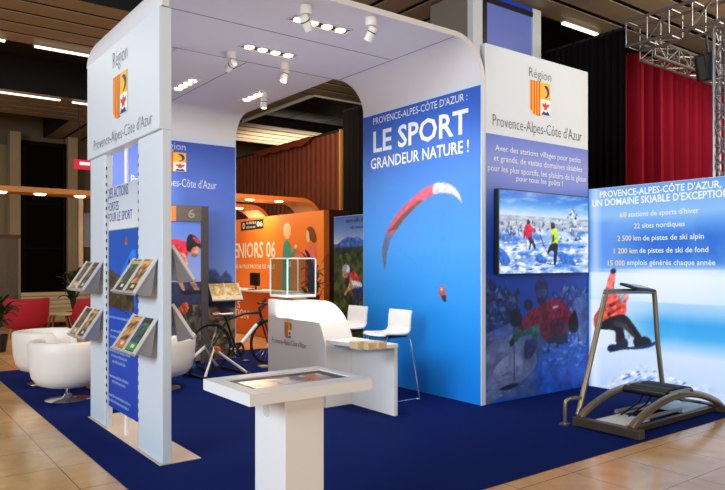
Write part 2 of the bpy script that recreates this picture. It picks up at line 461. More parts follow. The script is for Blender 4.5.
# mesh-covered barrier
t = thing('covered_crate', 'tall dark crate under a grey mesh cover at far left edge', 'crate', (0, 0, 0))
yb = 18.; xa = onY(-30, 300, yb).x; xb = onY(18, 300, yb).x; zt = onY(10, 238, yb).z
g = [[Vector((xa+(xb-xa)*i/14, yb-.02+.05*math.sin(i*1.9+j*.7)*(1-j/8), zt*j/8)) for j in range(9)] for i in range(15)]
MB().box(xa+.06, xb-.06, yb+.12, yb+1.2, 0, zt-.02).build('crate_body', mat('dark_crate', (40, 38, 36), .7), t)
MB().plate(g, .02).build('mesh_cover', mat('grey_mesh_cover', (92, 86, 78), .9, noise_amt=.3, noise_scale=30), t, smooth=True)
MB().box(xa, xb+.06, yb-.06, yb+1.25, zt, zt+.08).build('top_rail', mat('brown_rail', (84, 48, 30), .6), t)
# beige settle along the window
ys = 17.0; xa = onY(26, 300, ys).x; xb = onY(100, 300, ys).x
t = thing('settle', 'long beige upholstered settle behind the red armchairs', 'bench', ((xa+xb)/2, ys, 0))
BEI = mat('beige_upholstery', (176, 158, 126), .8, noise_amt=.06, noise_scale=8)
MB().box(xa, xb, ys, ys+.65, .12, .42).build('seat', BEI, t, bevel=.04)
m = MB()
for k in range(4): m.box(xa, xb, ys+.5+.02*k, ys+.72+.02*k, .42+.1*k, .52+.1*k-.006)
m.build('backrest', BEI, t, bevel=.02)
for x in (xa+.1, xb-.1):
    MB().box(x-.04, x+.04, ys+.08, ys+.16, 0, .12).build('foot', DARKM, t)
    MB().box(x-.04, x+.04, ys+.5, ys+.58, 0, .12).build('foot', DARKM, t)
# low table with splayed legs
p = onZ(60, 333, 0); p = Vector((p.x, p.y, 0))
t = thing('coffee_table', 'low round pale coffee table between the red armchairs', 'table', p)
MB().lathe([(0, .40), (.35, .40), (.36, .415), (.35, .43), (0, .43)], 32, p).build('tabletop', mat('beige_table', (206, 190, 160), .4), t, smooth=True)
for k in range(4):
    a = PI/4+k*PI/2
    MB().tube([p+Vector((.2*math.cos(a), .2*math.sin(a), .4)), p+Vector((.33*math.cos(a), .33*math.sin(a), 0))], [.022, .016], 8).build('leg', WOOD, t)
# plants
LEAF = mat('dark_leaf', (40, 54, 30), .5, noise_amt=.3, noise_scale=9)
def plant(p, h, n, lab, seed, spread=.35, leafm=None, potr=.16, poth=.3, w=.05):
    r = random.Random(seed); t = thing('potted_plant', lab, 'plant', p)
    MB().lathe([(0, 0), (potr*.75, 0), (potr, poth), (potr*.9, poth), (potr*.88, poth-.04), (0, poth-.04)], 20, p).build('pot', DARKM, t, smooth=True)
    m = MB(); st = MB()
    for k in range(n):
        a = r.uniform(0, 2*PI); L = r.uniform(.35, 1.)*spread; z0 = poth+r.uniform(0, h*.6); z1 = z0+r.uniform(.1, .45)*h
        b = Vector((math.cos(a), math.sin(a), 0)); s = Vector((-b.y, b.x, 0))
        P = [p+Vector((0, 0, z0)), p+b*L*.5+Vector((0, 0, (z0+z1)/2+.1)), p+b*L+Vector((0, 0, min(z1, poth+h)-.05))]
        vs = []
        for i, q in enumerate([Vector(q) for q in spl(P, 4, False)]):
            ww = w*math.sin(PI*min(.98, (i+.6)/9.2)); vs += [q-s*ww, q+Vector((0, 0, -.012)), q+s*ww]
        k2 = len(vs)//3; fs = []
        for i in range(k2-1): fs += [(3*i, 3*i+1, 3*i+4, 3*i+3), (3*i+1, 3*i+2, 3*i+5, 3*i+4)]
        m.add(vs, fs)
    st.tube([p+Vector((0, 0, poth-.05)), p+Vector((.02, 0, poth+h*.4)), p+Vector((0, .02, poth+h*.75))], [.02, .014, .006], 6)
    st.build('stem', mat('brown_stem', (74, 56, 36), .7), t); f = m.build('foliage', leafm or LEAF, t); return t
pp = onZ(-2, 352, 0); plant(Vector((pp.x, pp.y, 0)), .85, 46, 'dark leafy pot plant in front of the red armchair at far left', 3, .45)
pp = Vector((onY(73, 300, 16.4).x, 16.4, 0)); plant(pp, 1.15, 30, 'dark pot plant standing behind the right-hand red armchair', 4, .4, poth=.4)
# clutter right of the column
t = thing('display_board', 'slim grey display board on a white post beside the sign panel far edge', 'board', (onY(86, 300, 18).x, 18, 0))
a = onY(84, 240, 18).x; b = onY(96, 240, 18).x
MB().box(a, b, 18, 18.05, onY(86, 247, 18).z, onY(86, 213, 18).z).build('board', mat('grey_blue_board', (120, 126, 140), .5), t)
MB().box(a-.12, a-.02, 18, 18.08, 0, onY(82, 198, 18).z).build('post', mat('cream_post', (226, 200, 156), .5), t)
MB().box(a-.3, b, 17.9, 18.3, 0, .05).build('base', DARKM, t)
# ================================================================ the stand
XL, XR, YF, YB, XE0, XE1, YE = 1.83, 5.33, 4.96, 7.07, 2.78, 4.85, 9.85
ZC, TH, R = 3.95, .055, .45
CARPET = mat('navy_carpet', (5, 27, 94), .95, noise_amt=.12, noise_scale=60, bump=.4, bump_scale=900, spec=.1)
one(MB().box(1.46, 7.6, 3.14, 10.6, 0, .008), 'carpet', CARPET, 'navy blue carpet covering the floor of the stand', 'carpet')
# ---- canopy
t = thing('canopy', 'white curved canopy roof arching over the stand on three sides', 'canopy', (3.6, 7, 3.5))
def arc(cx, cz, r, a0, a1, n=12): return [(cx+r*math.cos(a0+(a1-a0)*k/n), cz+r*math.sin(a0+(a1-a0)*k/n)) for k in range(n+1)]
outer = arc(XL+R, ZC-R, R, PI, PI/2)+arc(XR+TH-R, ZC-R, R, PI/2, 0)
ri = R-TH
inner = arc(XL+R, ZC-R, ri, PI, PI/2)+arc(XR+TH-R, ZC-R, ri, PI/2, 0)
MB().prism(outer+inner[::-1], 'y', YF, YB).build('main_roof', MATTE_WHITE, t, smooth=True)
yo = YE+TH-R
outer = [(YB, ZC)]+arc(yo, ZC-R, R, PI/2, 0); inner = [(YB, ZC-TH)]+arc(yo, ZC-R, ri, PI/2, 0)
MB().prism(outer+inner[::-1], 'x', XE0, XE1).build('rear_roof', MATTE_WHITE, t, smooth=True)
JM = mat('dark_grey_joint', (96, 94, 98), .8)  # dark grey strips mark the canopy panel joints
zj = ZC-TH
for (x0, x1, y0, y1) in ((2.3, 4.9, 5.985, 5.995), (2.3, 4.9, YB-.005, YB+.005), (3.62, 3.63, YB, 9.4), (4.93, 4.94, YF+.02, YB-.02)):
    MB().box(x0, x1, y0, y1, zj-.002, zj+.004).build('panel_joint', JM, t)
# ---- recessed lamp strips
def lamp_strip(x, y, along, lab):
    t = thing('recessed_lamp_strip', lab, 'ceiling light', (x, y, zj), 'four-lamp strips in the white canopy')
    L, W = .66, .13
    def bx(a0, a1, b0, b1, z0, z1): return MB().box(*((x+a0, x+a1, y+b0, y+b1) if along == 'x' else (x+b0, x+b1, y+a0, y+a1)), z0, z1)
    tray = bx(-L/2, L/2, -W/2, W/2, zj-.006, zj).build('lamp_tray', mat('dark_lamp_tray', (52, 40, 30), .5), t)
    fr = MB()
    for a in ((-L/2-.015, L/2+.015, -W/2-.015, -W/2), (-L/2-.015, L/2+.015, W/2, W/2+.015), (-L/2-.015, -L/2, -W/2, W/2), (L/2, L/2+.015, -W/2, W/2)):
        b = bx(*a, zj-.012, zj); fr.add(b.v, b.f)
    fr.build('trim_frame', WHITE, t)
    for k in range(4):
        o = -L/2+.085+k*.163
        c = (x+o, y, zj-.006) if along == 'x' else (x, y+o, zj-.006)
        MB().lathe([(0, -.022), (.03, -.018), (.05, -.008), (.055, 0)], 16, c).build('lamp', BULB, tray, smooth=True)
    li = bpy.data.lights.new('lamp_light', 'AREA'); li.shape = 'RECTANGLE'; li.size = .6 if along == 'x' else .1; li.size_y = .1 if along == 'x' else .6
    li.energy = 18.; li.color = (1, .86, .68); li.spread = 2.4
    lo = bpy.data.objects.new('lamp_light', li); COL.objects.link(lo); lo.location = (x, y, zj-.04)
lamp_strip(3.63, 5.52, 'x', 'four-lamp recessed strip nearest the front edge of the canopy')
lamp_strip(3.63, 6.55, 'x', 'four-lamp recessed strip in the middle of the canopy, second from front')
lamp_strip(4.45, 8.45, 'y', 'four-lamp recessed strip near the rear opening, beside the orange stand')
lamp_strip(3.43, 8.45, 'y', 'four-lamp recessed strip at the back left, beside the white sign post')
# ---- spotlights
def spot(basepx, headpx, target, energy, lab, col=(1, .9, .76), ang=62, glow=True):
    b = onZ(*basepx, zj); t = thing('spotlight', lab, 'spotlight', b, 'white cylinder spotlights on the canopy')
    MB().lathe([(0, 0), (.055, 0), (.055, -.075), (.05, -.08), (0, -.08)], 18, b).build('mount', WARM_WHITE, t, smooth=True)
    d = (Vector(target)-(b+Vector((0, 0, -.14)))).normalized(); c = b+Vector((0, 0, -.15))
    MB().tube([b+Vector((0, 0, -.07)), c], .012, 8).build('stem', CHROME, t)
    hd = MB(); hd.lathe([(0, -.065), (.040, -.065), (.043, -.06), (.043, .075), (.039, .075), (.037, .05), (0, .05)], 20, c, d); hd = hd.build('lamp_head', WARM_WHITE, t, smooth=True)
    MB().lathe([(0, .066), (.037, .066)], 16, c, d).build('lamp_lens', BULBW, hd)
    MB().lathe([(.0435, -.02), (.045, -.02), (.045, -.010), (.0435, -.010)], 20, c, d).build('ring', DARKM, hd)
    li = bpy.data.lights.new('spot_light', 'SPOT'); li.energy = energy; li.color = col; li.spot_size = math.radians(ang); li.spot_blend = .7; li.shadow_soft_size = .04
    lo = bpy.data.objects.new('spot_light', li); COL.objects.link(lo); lo.location = c+d*.13; lo.rotation_euler = d.to_track_quat('-Z', 'Y').to_euler()
spot((306, 6), (309, 20), (5.33, 5.9, 1.5), 110, 'spotlight in front of the nearest four-lamp strip', ang=85)
spot((371, 18), (366, 33), (3.4, 6.9, .9), 60, 'spotlight nearest the curved right corner of the canopy')
spot((231, 52), (228, 62), (2.85, 9.85, 2.6), 380, 'spotlight on the left of the canopy, beside the second lamp strip', ang=44)
spot((285, 63), (282, 73), (2.9, 6.8, .4), 60, 'spotlight in the centre of the canopy facing the viewer')
spot((264, 92), (264, 108), (4.4, 8.4, 0), 50, 'spotlight by the rear opening, the farthest of the spotlights')
# ---- left sign panel
t = thing('sign_panel', 'tall white sign panel with posts standing at the left of the stand', 'panel', (XL+.04, 5.95, 0))
MB().box(XL, XL+.075, YF, 5.5, .014, 2.56).build('post', WHITE, t, bevel=.006)
MB().box(XL, XL+.075, 6.45, 6.93, .014, 2.56).build('post', WHITE, t, bevel=.006)
fas = MB().box(XL-.025, XL+.075, YF, 6.95, 2.56, 3.49).build('fascia', WHITE, t, bevel=.005)
MB().box(XL-.02, 2.14, YF-.005, 6.94, .008, .014).build('floor_plate', mat('beige_floor_plate', (206, 186, 164), .5), t)
for (y0, y1) in ((6.39, 6.45), (5.5, 5.54)):
    pr = MB(); z = .25
    ra = pr.box(XL+.01, XL+.05, y0, y1, .014, 2.56).build('rail', mat('rail_grey_white', (205, 208, 212), .4), t)
    h = MB()
    while z < 2.5:
        h.lathe([(0, 0), (.017, 0), (.017, .003), (0, .003)], 10, (XL+.0095, (y0+y1)/2, z), (-1, 0, 0)); z += .075
    h.build('rail_holes', BLACK, ra)
MB().tube([(XL+.06, 6.0, .014), (XL+.06, 6.0, 2.56)], .018, 10).build('support_pole', WARM_WHITE, t)
P = Pan('X', XL-.025)
INK = (104, 108, 118)
P.text('Région', 113, 127.5, 69, 53.5, INK, -.014); P.mb.build('lettering', PRINT, fas); P.mb = MB()
P.text("Provence-Alpes-Côte d'Azur", 94, 152.5, 151, 141, INK, -.012)
u0 = P.uv(113.5, 100)[0]; u1 = P.uv(127.5, 100)[0]; vb = P.uv(120, 117)[1]; vt = P.uv(120, 74)[1]
P.emblem((u0+u1)/2, vb, u1-u0, vt-vb)
P.mb.build('lettering', PRINT, fas); P.emb.build('emblem', PRINT, fas)
# ---- paraglider wall
t = thing('display_wall', 'blue display wall with paraglider picture behind the white stools', 'wall panel', (XR+.03, 6.0, 0))
pan = MB().box(XR, XR+TH, YF, YB, .008, 3.5).build('panel', WHITE, t)
P = Pan('X', XR)
def bl(a, b):
    c = ramp([(0, (12, 134, 236)), (.25, (30, 150, 244)), (.5, (70, 154, 240)), (.72, (76, 138, 228)), (.85, (66, 116, 212)), (1, (44, 94, 196))], b)
    return c
P.begin(-YB+.005, -YF-.012, .008, 3.455, 110, 230, bl); P.grain = .05
# paraglider wing
def pgx(x, y): return (365+x/3.767, 180+y/3.767)
up = [(75, 342), (66, 290), (66, 250), (80, 200), (105, 150), (140, 105), (185, 62), (230, 28), (262, 15), (300, 12), (330, 24), (352, 48), (366, 88)]
dn = [(366, 88), (350, 66), (325, 52), (290, 48), (255, 56), (220, 78), (185, 108), (150, 145), (120, 185), (98, 225), (84, 270), (80, 310), (75, 342)]
P.poly([pgx(*p) for p in spl(up, 4, False)+spl(dn, 4, False)[1:-1]], (206, 96, 118))
P.poly([pgx(*p) for p in [(75, 342), (66, 290), (66, 250), (80, 200), (108, 205), (98, 225), (84, 270), (80, 310)]], (96, 112, 150))
P.poly([pgx(*p) for p in [(82, 195), (120, 185), (150, 145), (185, 108), (220, 78), (205, 74), (170, 102), (130, 142), (100, 182)]], (120, 84, 76))
P.poly([pgx(*p) for p in spl([(262, 15), (300, 12), (330, 24), (352, 48), (366, 88), (350, 66), (325, 52), (290, 48), (258, 50)], 4)], (206, 214, 220))
for k in range(9):
    P.line([pgx(*up[min(3+k, 9)]), pgx(*(up[min(3+k, 9)][0]+14, up[min(3+k, 9)][1]+22))], .25, (160, 60, 84))
for a in [(80, 200), (140, 105), (230, 28), (300, 30), (350, 66)]:
    P.line([pgx(*a), pgx(290, 425)], .18, (70, 132, 214))
P.poly([pgx(*p) for p in [(276, 412), (290, 404), (296, 390), (300, 406), (303, 420), (306, 450), (298, 456), (288, 445), (280, 432)]], (190, 86, 84))
P.poly([pgx(*p) for p in [(286, 436), (304, 434), (307, 458), (298, 460)]], (44, 34, 52))
P.poly([pgx(*p) for p in [(285, 408), (292, 406), (292, 416), (285, 417)]], (236, 226, 222))
P.end()
W = (240, 244, 250)
P.text("PROVENCE-ALPES-CÔTE D'AZUR :", 373.5, 467.5, 125, 118.5, W, .0)
P.text('LE SPORT', 373.5, 468.5, 152.5, 132, W, .02)
P.text('GRANDEUR NATURE !', 371, 469, 169.5, 159, W, .012)
P.mb.build('printed_graphic', PRINT, pan)
# ---- TV wall
t = thing('display_wall', 'white and blue display wall with skier picture under the television', 'wall panel', (6.3, YF+.04, 0))
pan = MB().box(XR+TH+.004, 7.245, YF, YF+.08, .008, 3.915).build('panel', WHITE, t, bevel=.004)
P = Pan('Y', YF)
vB = P.uv(535, 141)[1]
def tvw(a, b):
    z = b*vB
    c = ramp([(0, (20, 84, 200)), (.4, (14, 60, 168)), (.55, (16, 62, 168)), (.68, (40, 84, 190)), (.8, (112, 134, 218)), (.9, (138, 154, 228)), (1, (104, 126, 214))], b)
    return mixc(c, (20, 90, 210), max(0, a-.75)*1.2 if b < .75 else 0)
P.begin(XR+TH+.008, 7.242, .01, vB, 120, 210, tvw)
def sk(x, y): return (475+x/3.383, 265+y/3.383)
def pk(L, col, smooth=0): P.poly([sk(*p) for p in L], col, smooth)
# snow field, spray, trees
rr = random.Random(5); P.grain = .12; P.shade = .2
for k in range(260):
    x = rr.uniform(28, 150); top = 40+x*.45+rr.gauss(0, 12); y = rr.uniform(top, 235-x*.25); r = rr.uniform(3, 11)
    pk([(x-r, y+r), (x-r*.2, y-r*1.7), (x+r, y+r*.8)], rr.choice([(22, 40, 96), (16, 28, 70), (40, 64, 128), (30, 50, 110), (20, 42, 100), (72, 96, 156)]))
for k in range(170):
    x = rr.uniform(262, 378); y = rr.uniform(70+abs(x-330)*.25, 150); r = rr.uniform(3, 9)
    pk([(x-r, y+r), (x, y-r*1.7), (x+r, y+r)], rr.choice([(24, 58, 140), (40, 84, 170), (20, 46, 116), (84, 120, 190)]))
P.shade = .0; P.gsc = 6.
pk([(28, 240), (60, 222), (100, 205), (140, 182), (200, 190), (260, 200), (320, 160), (350, 140), (380, 125), (380, 404), (28, 466)], (58, 82, 148))
pk([(28, 300), (110, 240), (170, 250), (210, 330), (150, 400), (80, 450), (28, 466)], (92, 108, 160), 4)
pk([(60, 360), (120, 300), (160, 320), (150, 390), (90, 420)], (116, 130, 176), 4)
pk([(240, 270), (300, 245), (378, 225), (378, 405), (230, 430), (200, 380)], (12, 84, 204), 4)
pk([(330, 130), (350, 110), (378, 105), (378, 250), (345, 240), (330, 190)], (70, 108, 186), 4)
for k in range(110):
    x = rr.uniform(30, 376); y = rr.uniform(215, 455); r = rr.uniform(2, 8)
    q = mixc((74, 96, 158), (16, 84, 200), (x-150)/120)
    pk([(x-r*2.2, y+r*.3), (x-r*.4, y-r*.6), (x+r*2, y-r*.3), (x+r*.4, y+r*.7)], mixc(q, rr.choice([(150, 164, 208), (40, 60, 130)]), rr.uniform(.05, .25)))
for k in range(90):
    a = rr.uniform(-2.6, .2); d = rr.uniform(20, 95); x = 300+d*math.cos(a)*.9; y = 270+d*math.sin(a)*.55; r = rr.uniform(1.5, 6)
    if x > 372 or x < 215: continue
    pk([(x-r, y), (x, y-r), (x+r, y), (x, y+r)], mixc((60, 110, 210), (150, 176, 224), rr.random()))
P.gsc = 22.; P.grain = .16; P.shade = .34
# rear skier
pk([(166, 125), (180, 115), (194, 124), (195, 142), (184, 152), (168, 146)], (24, 26, 52), 4)
pk([(120, 256), (138, 225), (165, 208), (175, 180), (205, 180), (215, 232), (210, 262), (186, 240), (160, 238), (135, 262)], (40, 90, 84), 3)
pk([(172, 255), (210, 255), (200, 300), (175, 320), (165, 300)], (26, 40, 88), 3)
# front skier
pk([(160, 190), (178, 160), (215, 138), (248, 118), (282, 116), (312, 142), (330, 178), (322, 205), (300, 195), (310, 232), (280, 250), (245, 262), (222, 235), (212, 200), (185, 212), (152, 222), (148, 205)], (112, 22, 56), 3)
pk([(246, 246), (312, 228), (316, 262), (290, 276), (270, 280), (246, 296)], (28, 30, 72))
pk([(255, 190), (300, 175), (300, 220), (270, 240), (256, 225)], (64, 22, 52), 3)
pk([(202, 72), (212, 52), (230, 46), (244, 60), (248, 95), (238, 120), (226, 138), (212, 124), (204, 100)], (22, 34, 78), 4)
pk([(206, 90), (238, 82), (242, 100), (224, 110), (208, 106)], (40, 60, 130), 3)
pk([(116, 178), (122, 156), (140, 150), (158, 168), (158, 196), (146, 208), (124, 206)], (14, 14, 34), 4)
pk([(316, 186), (328, 164), (340, 154), (350, 200), (345, 224), (326, 230), (316, 214)], (14, 16, 40), 4)
pk([(116, 258), (130, 250), (132, 268), (120, 276)], (16, 20, 50), 3)
P.shade = 0; P.grain = .1
for k in range(80):
    x = rr.uniform(225, 375); y = rr.uniform(262, 340); r = rr.uniform(2, 8)
    if y < 250 and x < 300: continue
    pk([(x-r*1.3, y), (x, y-r), (x+r*1.3, y), (x, y+r)], mixc((20, 88, 204), (84, 130, 214), rr.random()**2))
pk([(222, 150), (232, 128), (242, 140), (248, 240), (240, 250)], (92, 18, 44), 3); pk([(300, 150), (306, 150), (312, 215), (304, 190)], (88, 20, 46), 0); pk([(190, 185), (215, 170), (214, 180), (196, 194)], (86, 18, 44), 0)
P.line([sk(130, 206), sk(133, 390)], .9, (30, 36, 70)); P.line([sk(346, 222), sk(352, 260)], .7, (30, 36, 70))
pk([(80, 420), (128, 400), (150, 404), (110, 424)], (24, 30, 64), 3)
pk([(262, 142), (280, 136), (282, 142), (264, 148)], (200, 190, 210))
P.end()
P.text('Région', 528.8, 551, 76.2, 67, (84, 84, 88), -.01)
P.text("Provence-Alpes-Côte d'Azur", 492.5, 581.5, 125.5, 114, (70, 70, 76), -.01)
u0 = P.uv(530, 98)[0]; u1 = P.uv(550, 98)[0]; vb = P.uv(540, 116)[1]; vt = P.uv(540, 82)[1]
P.emblem((u0+u1)/2, vb, u1-u0, vt-vb)
W2 = (228, 236, 252)
P.text('Avec des stations villages pour petits', 494.5, 580, 150.5, 144.5, W2, .01)
P.text('et grands, de vastes domaines skiables', 493, 581.5, 160.5, 154.5, W2, .01)
P.text('pour les plus sportifs, les plaisirs de la glisse', 487, 585.5, 170.3, 164, W2, .01)
P.text('pour tous les goûts !', 515.5, 562, 181, 175.5, W2, .01)
P.emb.build('emblem', PRINT, pan)
P.mb.build('printed_graphic', PRINT, pan)
# ---- television
t = thing('television', 'wide flat television showing skiers, hung on the blue skier wall', 'television', (6.33, YF, 1.4))
x0, x1, z0, z1 = 5.515, 7.15, 1.412, 2.35
cas = MB().box(x0, x1, YF-.075, YF-.012, z0, z1).build('casing', BLACK, t, bevel=.005)
MB().box(x0+.4, x1-.4, YF-.012, YF-.003, z0+.2, z1-.2).build('wall_bracket', DARKM, t)
P = Pan('Y', YF-.0752, .0003)
bz = .012
def tvi(a, b):
    if b > .7: c = ramp([(.7, (206, 222, 240)), (.78, (140, 186, 232)), (.88, (64, 134, 214)), (1, (26, 96, 190))], b)
    elif b > .55: c = mixc((206, 210, 220), (150, 160, 180), .5+fbm(a*3, b*6, 5))
    else:
        n = fbm(a*2.2, b*3.4, 2.4, 3.)
        c = mixc((60, 116, 206), (226, 234, 250), .55+n*1.1)
    if b > .62: c = mixc(c, (240, 245, 250), max(0, fbm(a*2, b*6, 2.5, 9.))*.5)
    return c
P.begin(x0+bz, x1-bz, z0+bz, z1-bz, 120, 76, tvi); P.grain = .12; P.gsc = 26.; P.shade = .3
def tv(x, y): return (480+x/4.904, 180+y/4.904)
def pt(L, col, smooth=0): P.poly([tv(*p) for p in L], col, smooth)
rr = random.Random(11)
for k in range(130):
    x = rr.choice([rr.uniform(80, 215), rr.uniform(80, 410)]); y = rr.uniform(200, 290) if x < 220 else rr.uniform(190, 250); r = rr.uniform(3, 9)
    pt([(x-r*.6, y+r), (x, y-r*1.5), (x+r*.6, y+r)], rr.choice([(60, 70, 100), (120, 130, 160), (200, 206, 220), (84, 90, 112), (160, 168, 190)]))
for k in range(60):
    q = rr.random(); x = 455+rr.gauss(0, 8+q*24); y = 130+q*165; r = rr.uniform(4, 12)
    pt([(x-r, y+r*.8), (x, y-r), (x+r, y+r*.8)], rr.choice([(50, 56, 80), (110, 130, 170), (226, 232, 244), (90, 110, 150), (180, 196, 226)]))
for k in range(160):
    x = rr.uniform(76, 500); y = rr.uniform(295, 452); r = rr.uniform(4, 16)
    pt([(x-r*1.5, y+r*.4), (x-r*.2, y-r*.5), (x+r*1.6, y-r*.1), (x+r*.2, y+r*.5)], rr.choice([(232, 238, 250), (90, 140, 216), (200, 214, 240), (60, 112, 200), (246, 248, 252), (150, 180, 228)]))
for L in ([(80, 330), (120, 345), (150, 400), (110, 420), (90, 380)], [(290, 360), (330, 395), (300, 410), (270, 390)], [(380, 350), (440, 370), (470, 420), (400, 400)]):
    pt(L, (52, 108, 200), 4)
pt([(214, 250), (222, 222), (238, 214), (252, 225), (268, 250), (262, 258), (252, 250), (254, 284), (232, 290), (222, 270), (218, 292), (212, 280)], (212, 28, 50), 3)
pt([(230, 196), (240, 194), (246, 204), (244, 216), (232, 216)], (50, 44, 54), 3)
pt([(234, 286), (254, 282), (268, 310), (274, 334), (264, 336), (252, 310), (246, 340), (238, 338), (244, 312)], (40, 44, 64), 3)
pt([(348, 250), (356, 238), (374, 240), (380, 268), (382, 310), (362, 322), (346, 318), (352, 290)], (184, 206, 30), 3)
pt([(346, 215), (356, 207), (366, 214), (368, 236), (350, 240)], (44, 44, 44), 3)
pt([(344, 318), (380, 312), (378, 360), (372, 412), (360, 412), (362, 360), (350, 345), (332, 365), (330, 356)], (20, 22, 34), 3)
pt([(356, 270), (364, 268), (364, 298), (354, 304)], (40, 44, 40))
P.line([tv(293, 265), tv(316, 330)], .9, (46, 52, 74)); P.line([tv(316, 330), tv(340, 370)], .6, (46, 52, 74)); P.line([tv(226, 260), tv(224, 350)], .3, (60, 60, 80))
P.line([tv(278, 398), tv(372, 418)], .9, (40, 50, 90))
P.end(); P.mb.build('screen', SCREEN, cas)
# ---- snowboard light wall
XS = 7.25
t = thing('light_wall', 'glowing backlit wall with snowboarder picture behind the ski trainer', 'light box', (XS+.05, 4.1, 0))
MB().box(XS, XS+.12, 2.9, YF-.004, .008, 2.455).build('frame', WHITE, t, bevel=.004)
P = Pan('X', XS)
def snw(a, b):
    # a: 0 far left .. 1 right ; b: bottom..top
    c = ramp([(0, (176, 202, 250)), (.10, (196, 218, 252)), (.2, (206, 226, 254)), (.25, (140, 200, 248)), (.29, (64, 172, 240)), (.345, (52, 164, 238)), (.40, (140, 200, 248)), (.47, (196, 224, 253)), (.56, (222, 238, 255)), (.59, (190, 218, 252)),
              (.625, (60, 134, 226)), (.67, (30, 108, 212)), (.74, (28, 104, 214)), (.79, (74, 142, 232)), (.86, (140, 190, 248)), (.95, (120, 176, 244)), (1, (96, 156, 236))], b)
    if .2 < b < .44: c = mixc((216, 232, 255), c, min(1, max(0, (a-.14)/.3)))
    if .58 < b < .83:
        e = max(0, 1-abs(a-.58)/.5); c = mixc((104, 160, 244), c, min(1, .15+1.3*e))
    if .44 < b < .6: c = mixc(c, (246, 251, 255), .6*max(0, math.sin(a*PI)))
    c = mixc(c, (236, 245, 255), max(0, 1-abs(a-.045)/.05)*.55)
    c = mixc(c, (40, 120, 220), max(0, 1-a/.02)*.6)
    n = fbm(a*2, b*1.6, 2.2, 4.)*.35
    return mixc(c, (240, 248, 255), max(0, n)*.6)
P.begin(-YF+.012, -2.91, .016, 2.447, 150, 180, snw); P.grain = .05; P.shade = .1
def sb(x, y): return (560+x/4.394, 270+y/4.394)
def sb2(x, y): return (560+x/4.394, 350+y/4.394)
def pb(L, col, smooth=0, f=sb): P.poly([f(*p) for p in L], col, smooth)
# mountain
pb([(150, 172), (200, 145), (250, 112), (310, 84), (368, 63), (420, 78), (480, 108), (520, 135), (580, 165), (640, 150), (700, 185), (760, 215), (760, 330), (420, 300), (130, 200)], (196, 214, 248), 0, sb2)
rr = random.Random(3)
for k in range(90):
    x = rr.uniform(190, 620); top = 63+abs(x-368)*.42; y = rr.uniform(top+8, top+75); r = rr.uniform(4, 13)
    if y > 200: continue
    pb([(x-r*1.4, y+r), (x+r*.2, y-r*.5), (x+r*1.6, y-r*.2), (x+r*.3, y+r*.6)], rr.choice([(96, 136, 218), (236, 243, 255), (130, 164, 230), (76, 116, 206), (248, 251, 255)]), 0, sb2)
# snowboarder
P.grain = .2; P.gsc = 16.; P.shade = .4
pb([(198, 108), (206, 60), (218, 20), (228, 12), (244, 12), (240, 50), (236, 100), (222, 118)], (236, 104, 92), 3)
pb([(222, 4), (230, -6), (244, -5), (246, 10), (236, 18), (224, 14)], (26, 34, 64), 3)
pb([(150, 242), (152, 200), (178, 160), (196, 112), (230, 100), (262, 112), (290, 140), (290, 190), (262, 200), (220, 220), (180, 262), (160, 258)], (224, 84, 74), 3)
pb([(152, 240), (160, 190), (190, 150), (210, 200), (176, 240)], (206, 74, 34), 3)
pb([(254, 108), (264, 90), (286, 84), (300, 100), (300, 128), (284, 146), (264, 138)], (168, 180, 200), 4)
pb([(280, 112), (302, 108), (300, 130), (284, 142)], (222, 120, 110), 3)
pb([(172, 258), (190, 225), (240, 200), (284, 196), (316, 228), (340, 262), (360, 296), (352, 318), (330, 300), (300, 262), (280, 258), (286, 300), (270, 320), (246, 316), (240, 268)], (24, 22, 32), 3)
pb([(250, 310), (290, 300), (300, 330), (284, 346), (252, 342)], (30, 30, 40), 3); pb([(326, 300), (376, 292), (400, 308), (396, 332), (350, 340), (326, 332)], (26, 26, 34), 3)
pb([(208, 344), (216, 330), (240, 326), (300, 338), (370, 330), (430, 310), (438, 314), (400, 338), (350, 348), (280, 350), (230, 360), (212, 356)], (24, 42, 90), 3)
pb([(215, 150), (262, 128), (268, 140), (222, 165)], (150, 44, 44)); pb([(206, 190), (280, 150), (284, 160), (210, 205)], (166, 50, 40)); pb([(240, 225), (290, 240), (330, 290), (320, 295), (280, 256), (240, 246)], (52, 48, 58), 2)
pb([(300, 275), (308, 290), (306, 304), (300, 300)], (226, 130, 110), 0)
P.end()
W = (250, 252, 255)
P.text("PROVENCE-ALPES-CÔTE D'AZUR,", 600, 721.5, 197.8, 191.5, W, .015)
P.text("UN DOMAINE SKIABLE D'EXCEPTION", 592.5, 730, 206.8, 200.2, W, .015)
GO = (244, 220, 160)
for (n, s, xa, xm, xb, yb, hh) in (('68', "stations de sports d'hiver", 620, 628.5, 699, 217.5, 5), ('22', 'sites nordiques', 634, 642, 685, 228.5, 5), ('2 500 km', 'de pistes de ski alpin', 617.5, 643, 704, 241, 5.2),
                              ('1 200 km', 'de pistes de ski de fond', 614, 639.5, 708.5, 253.5, 5.2), ('15 000', 'emplois générés chaque année', 608, 627, 715.5, 265.5, 5.2)):
    P.text(n, xa, xm-2, yb, yb-hh, GO, .01); P.text(s, xm, xb, yb-.6, yb-.6-hh, (226, 238, 255), .01)
P.mb.build('backlit_picture', BACKLIT, t)
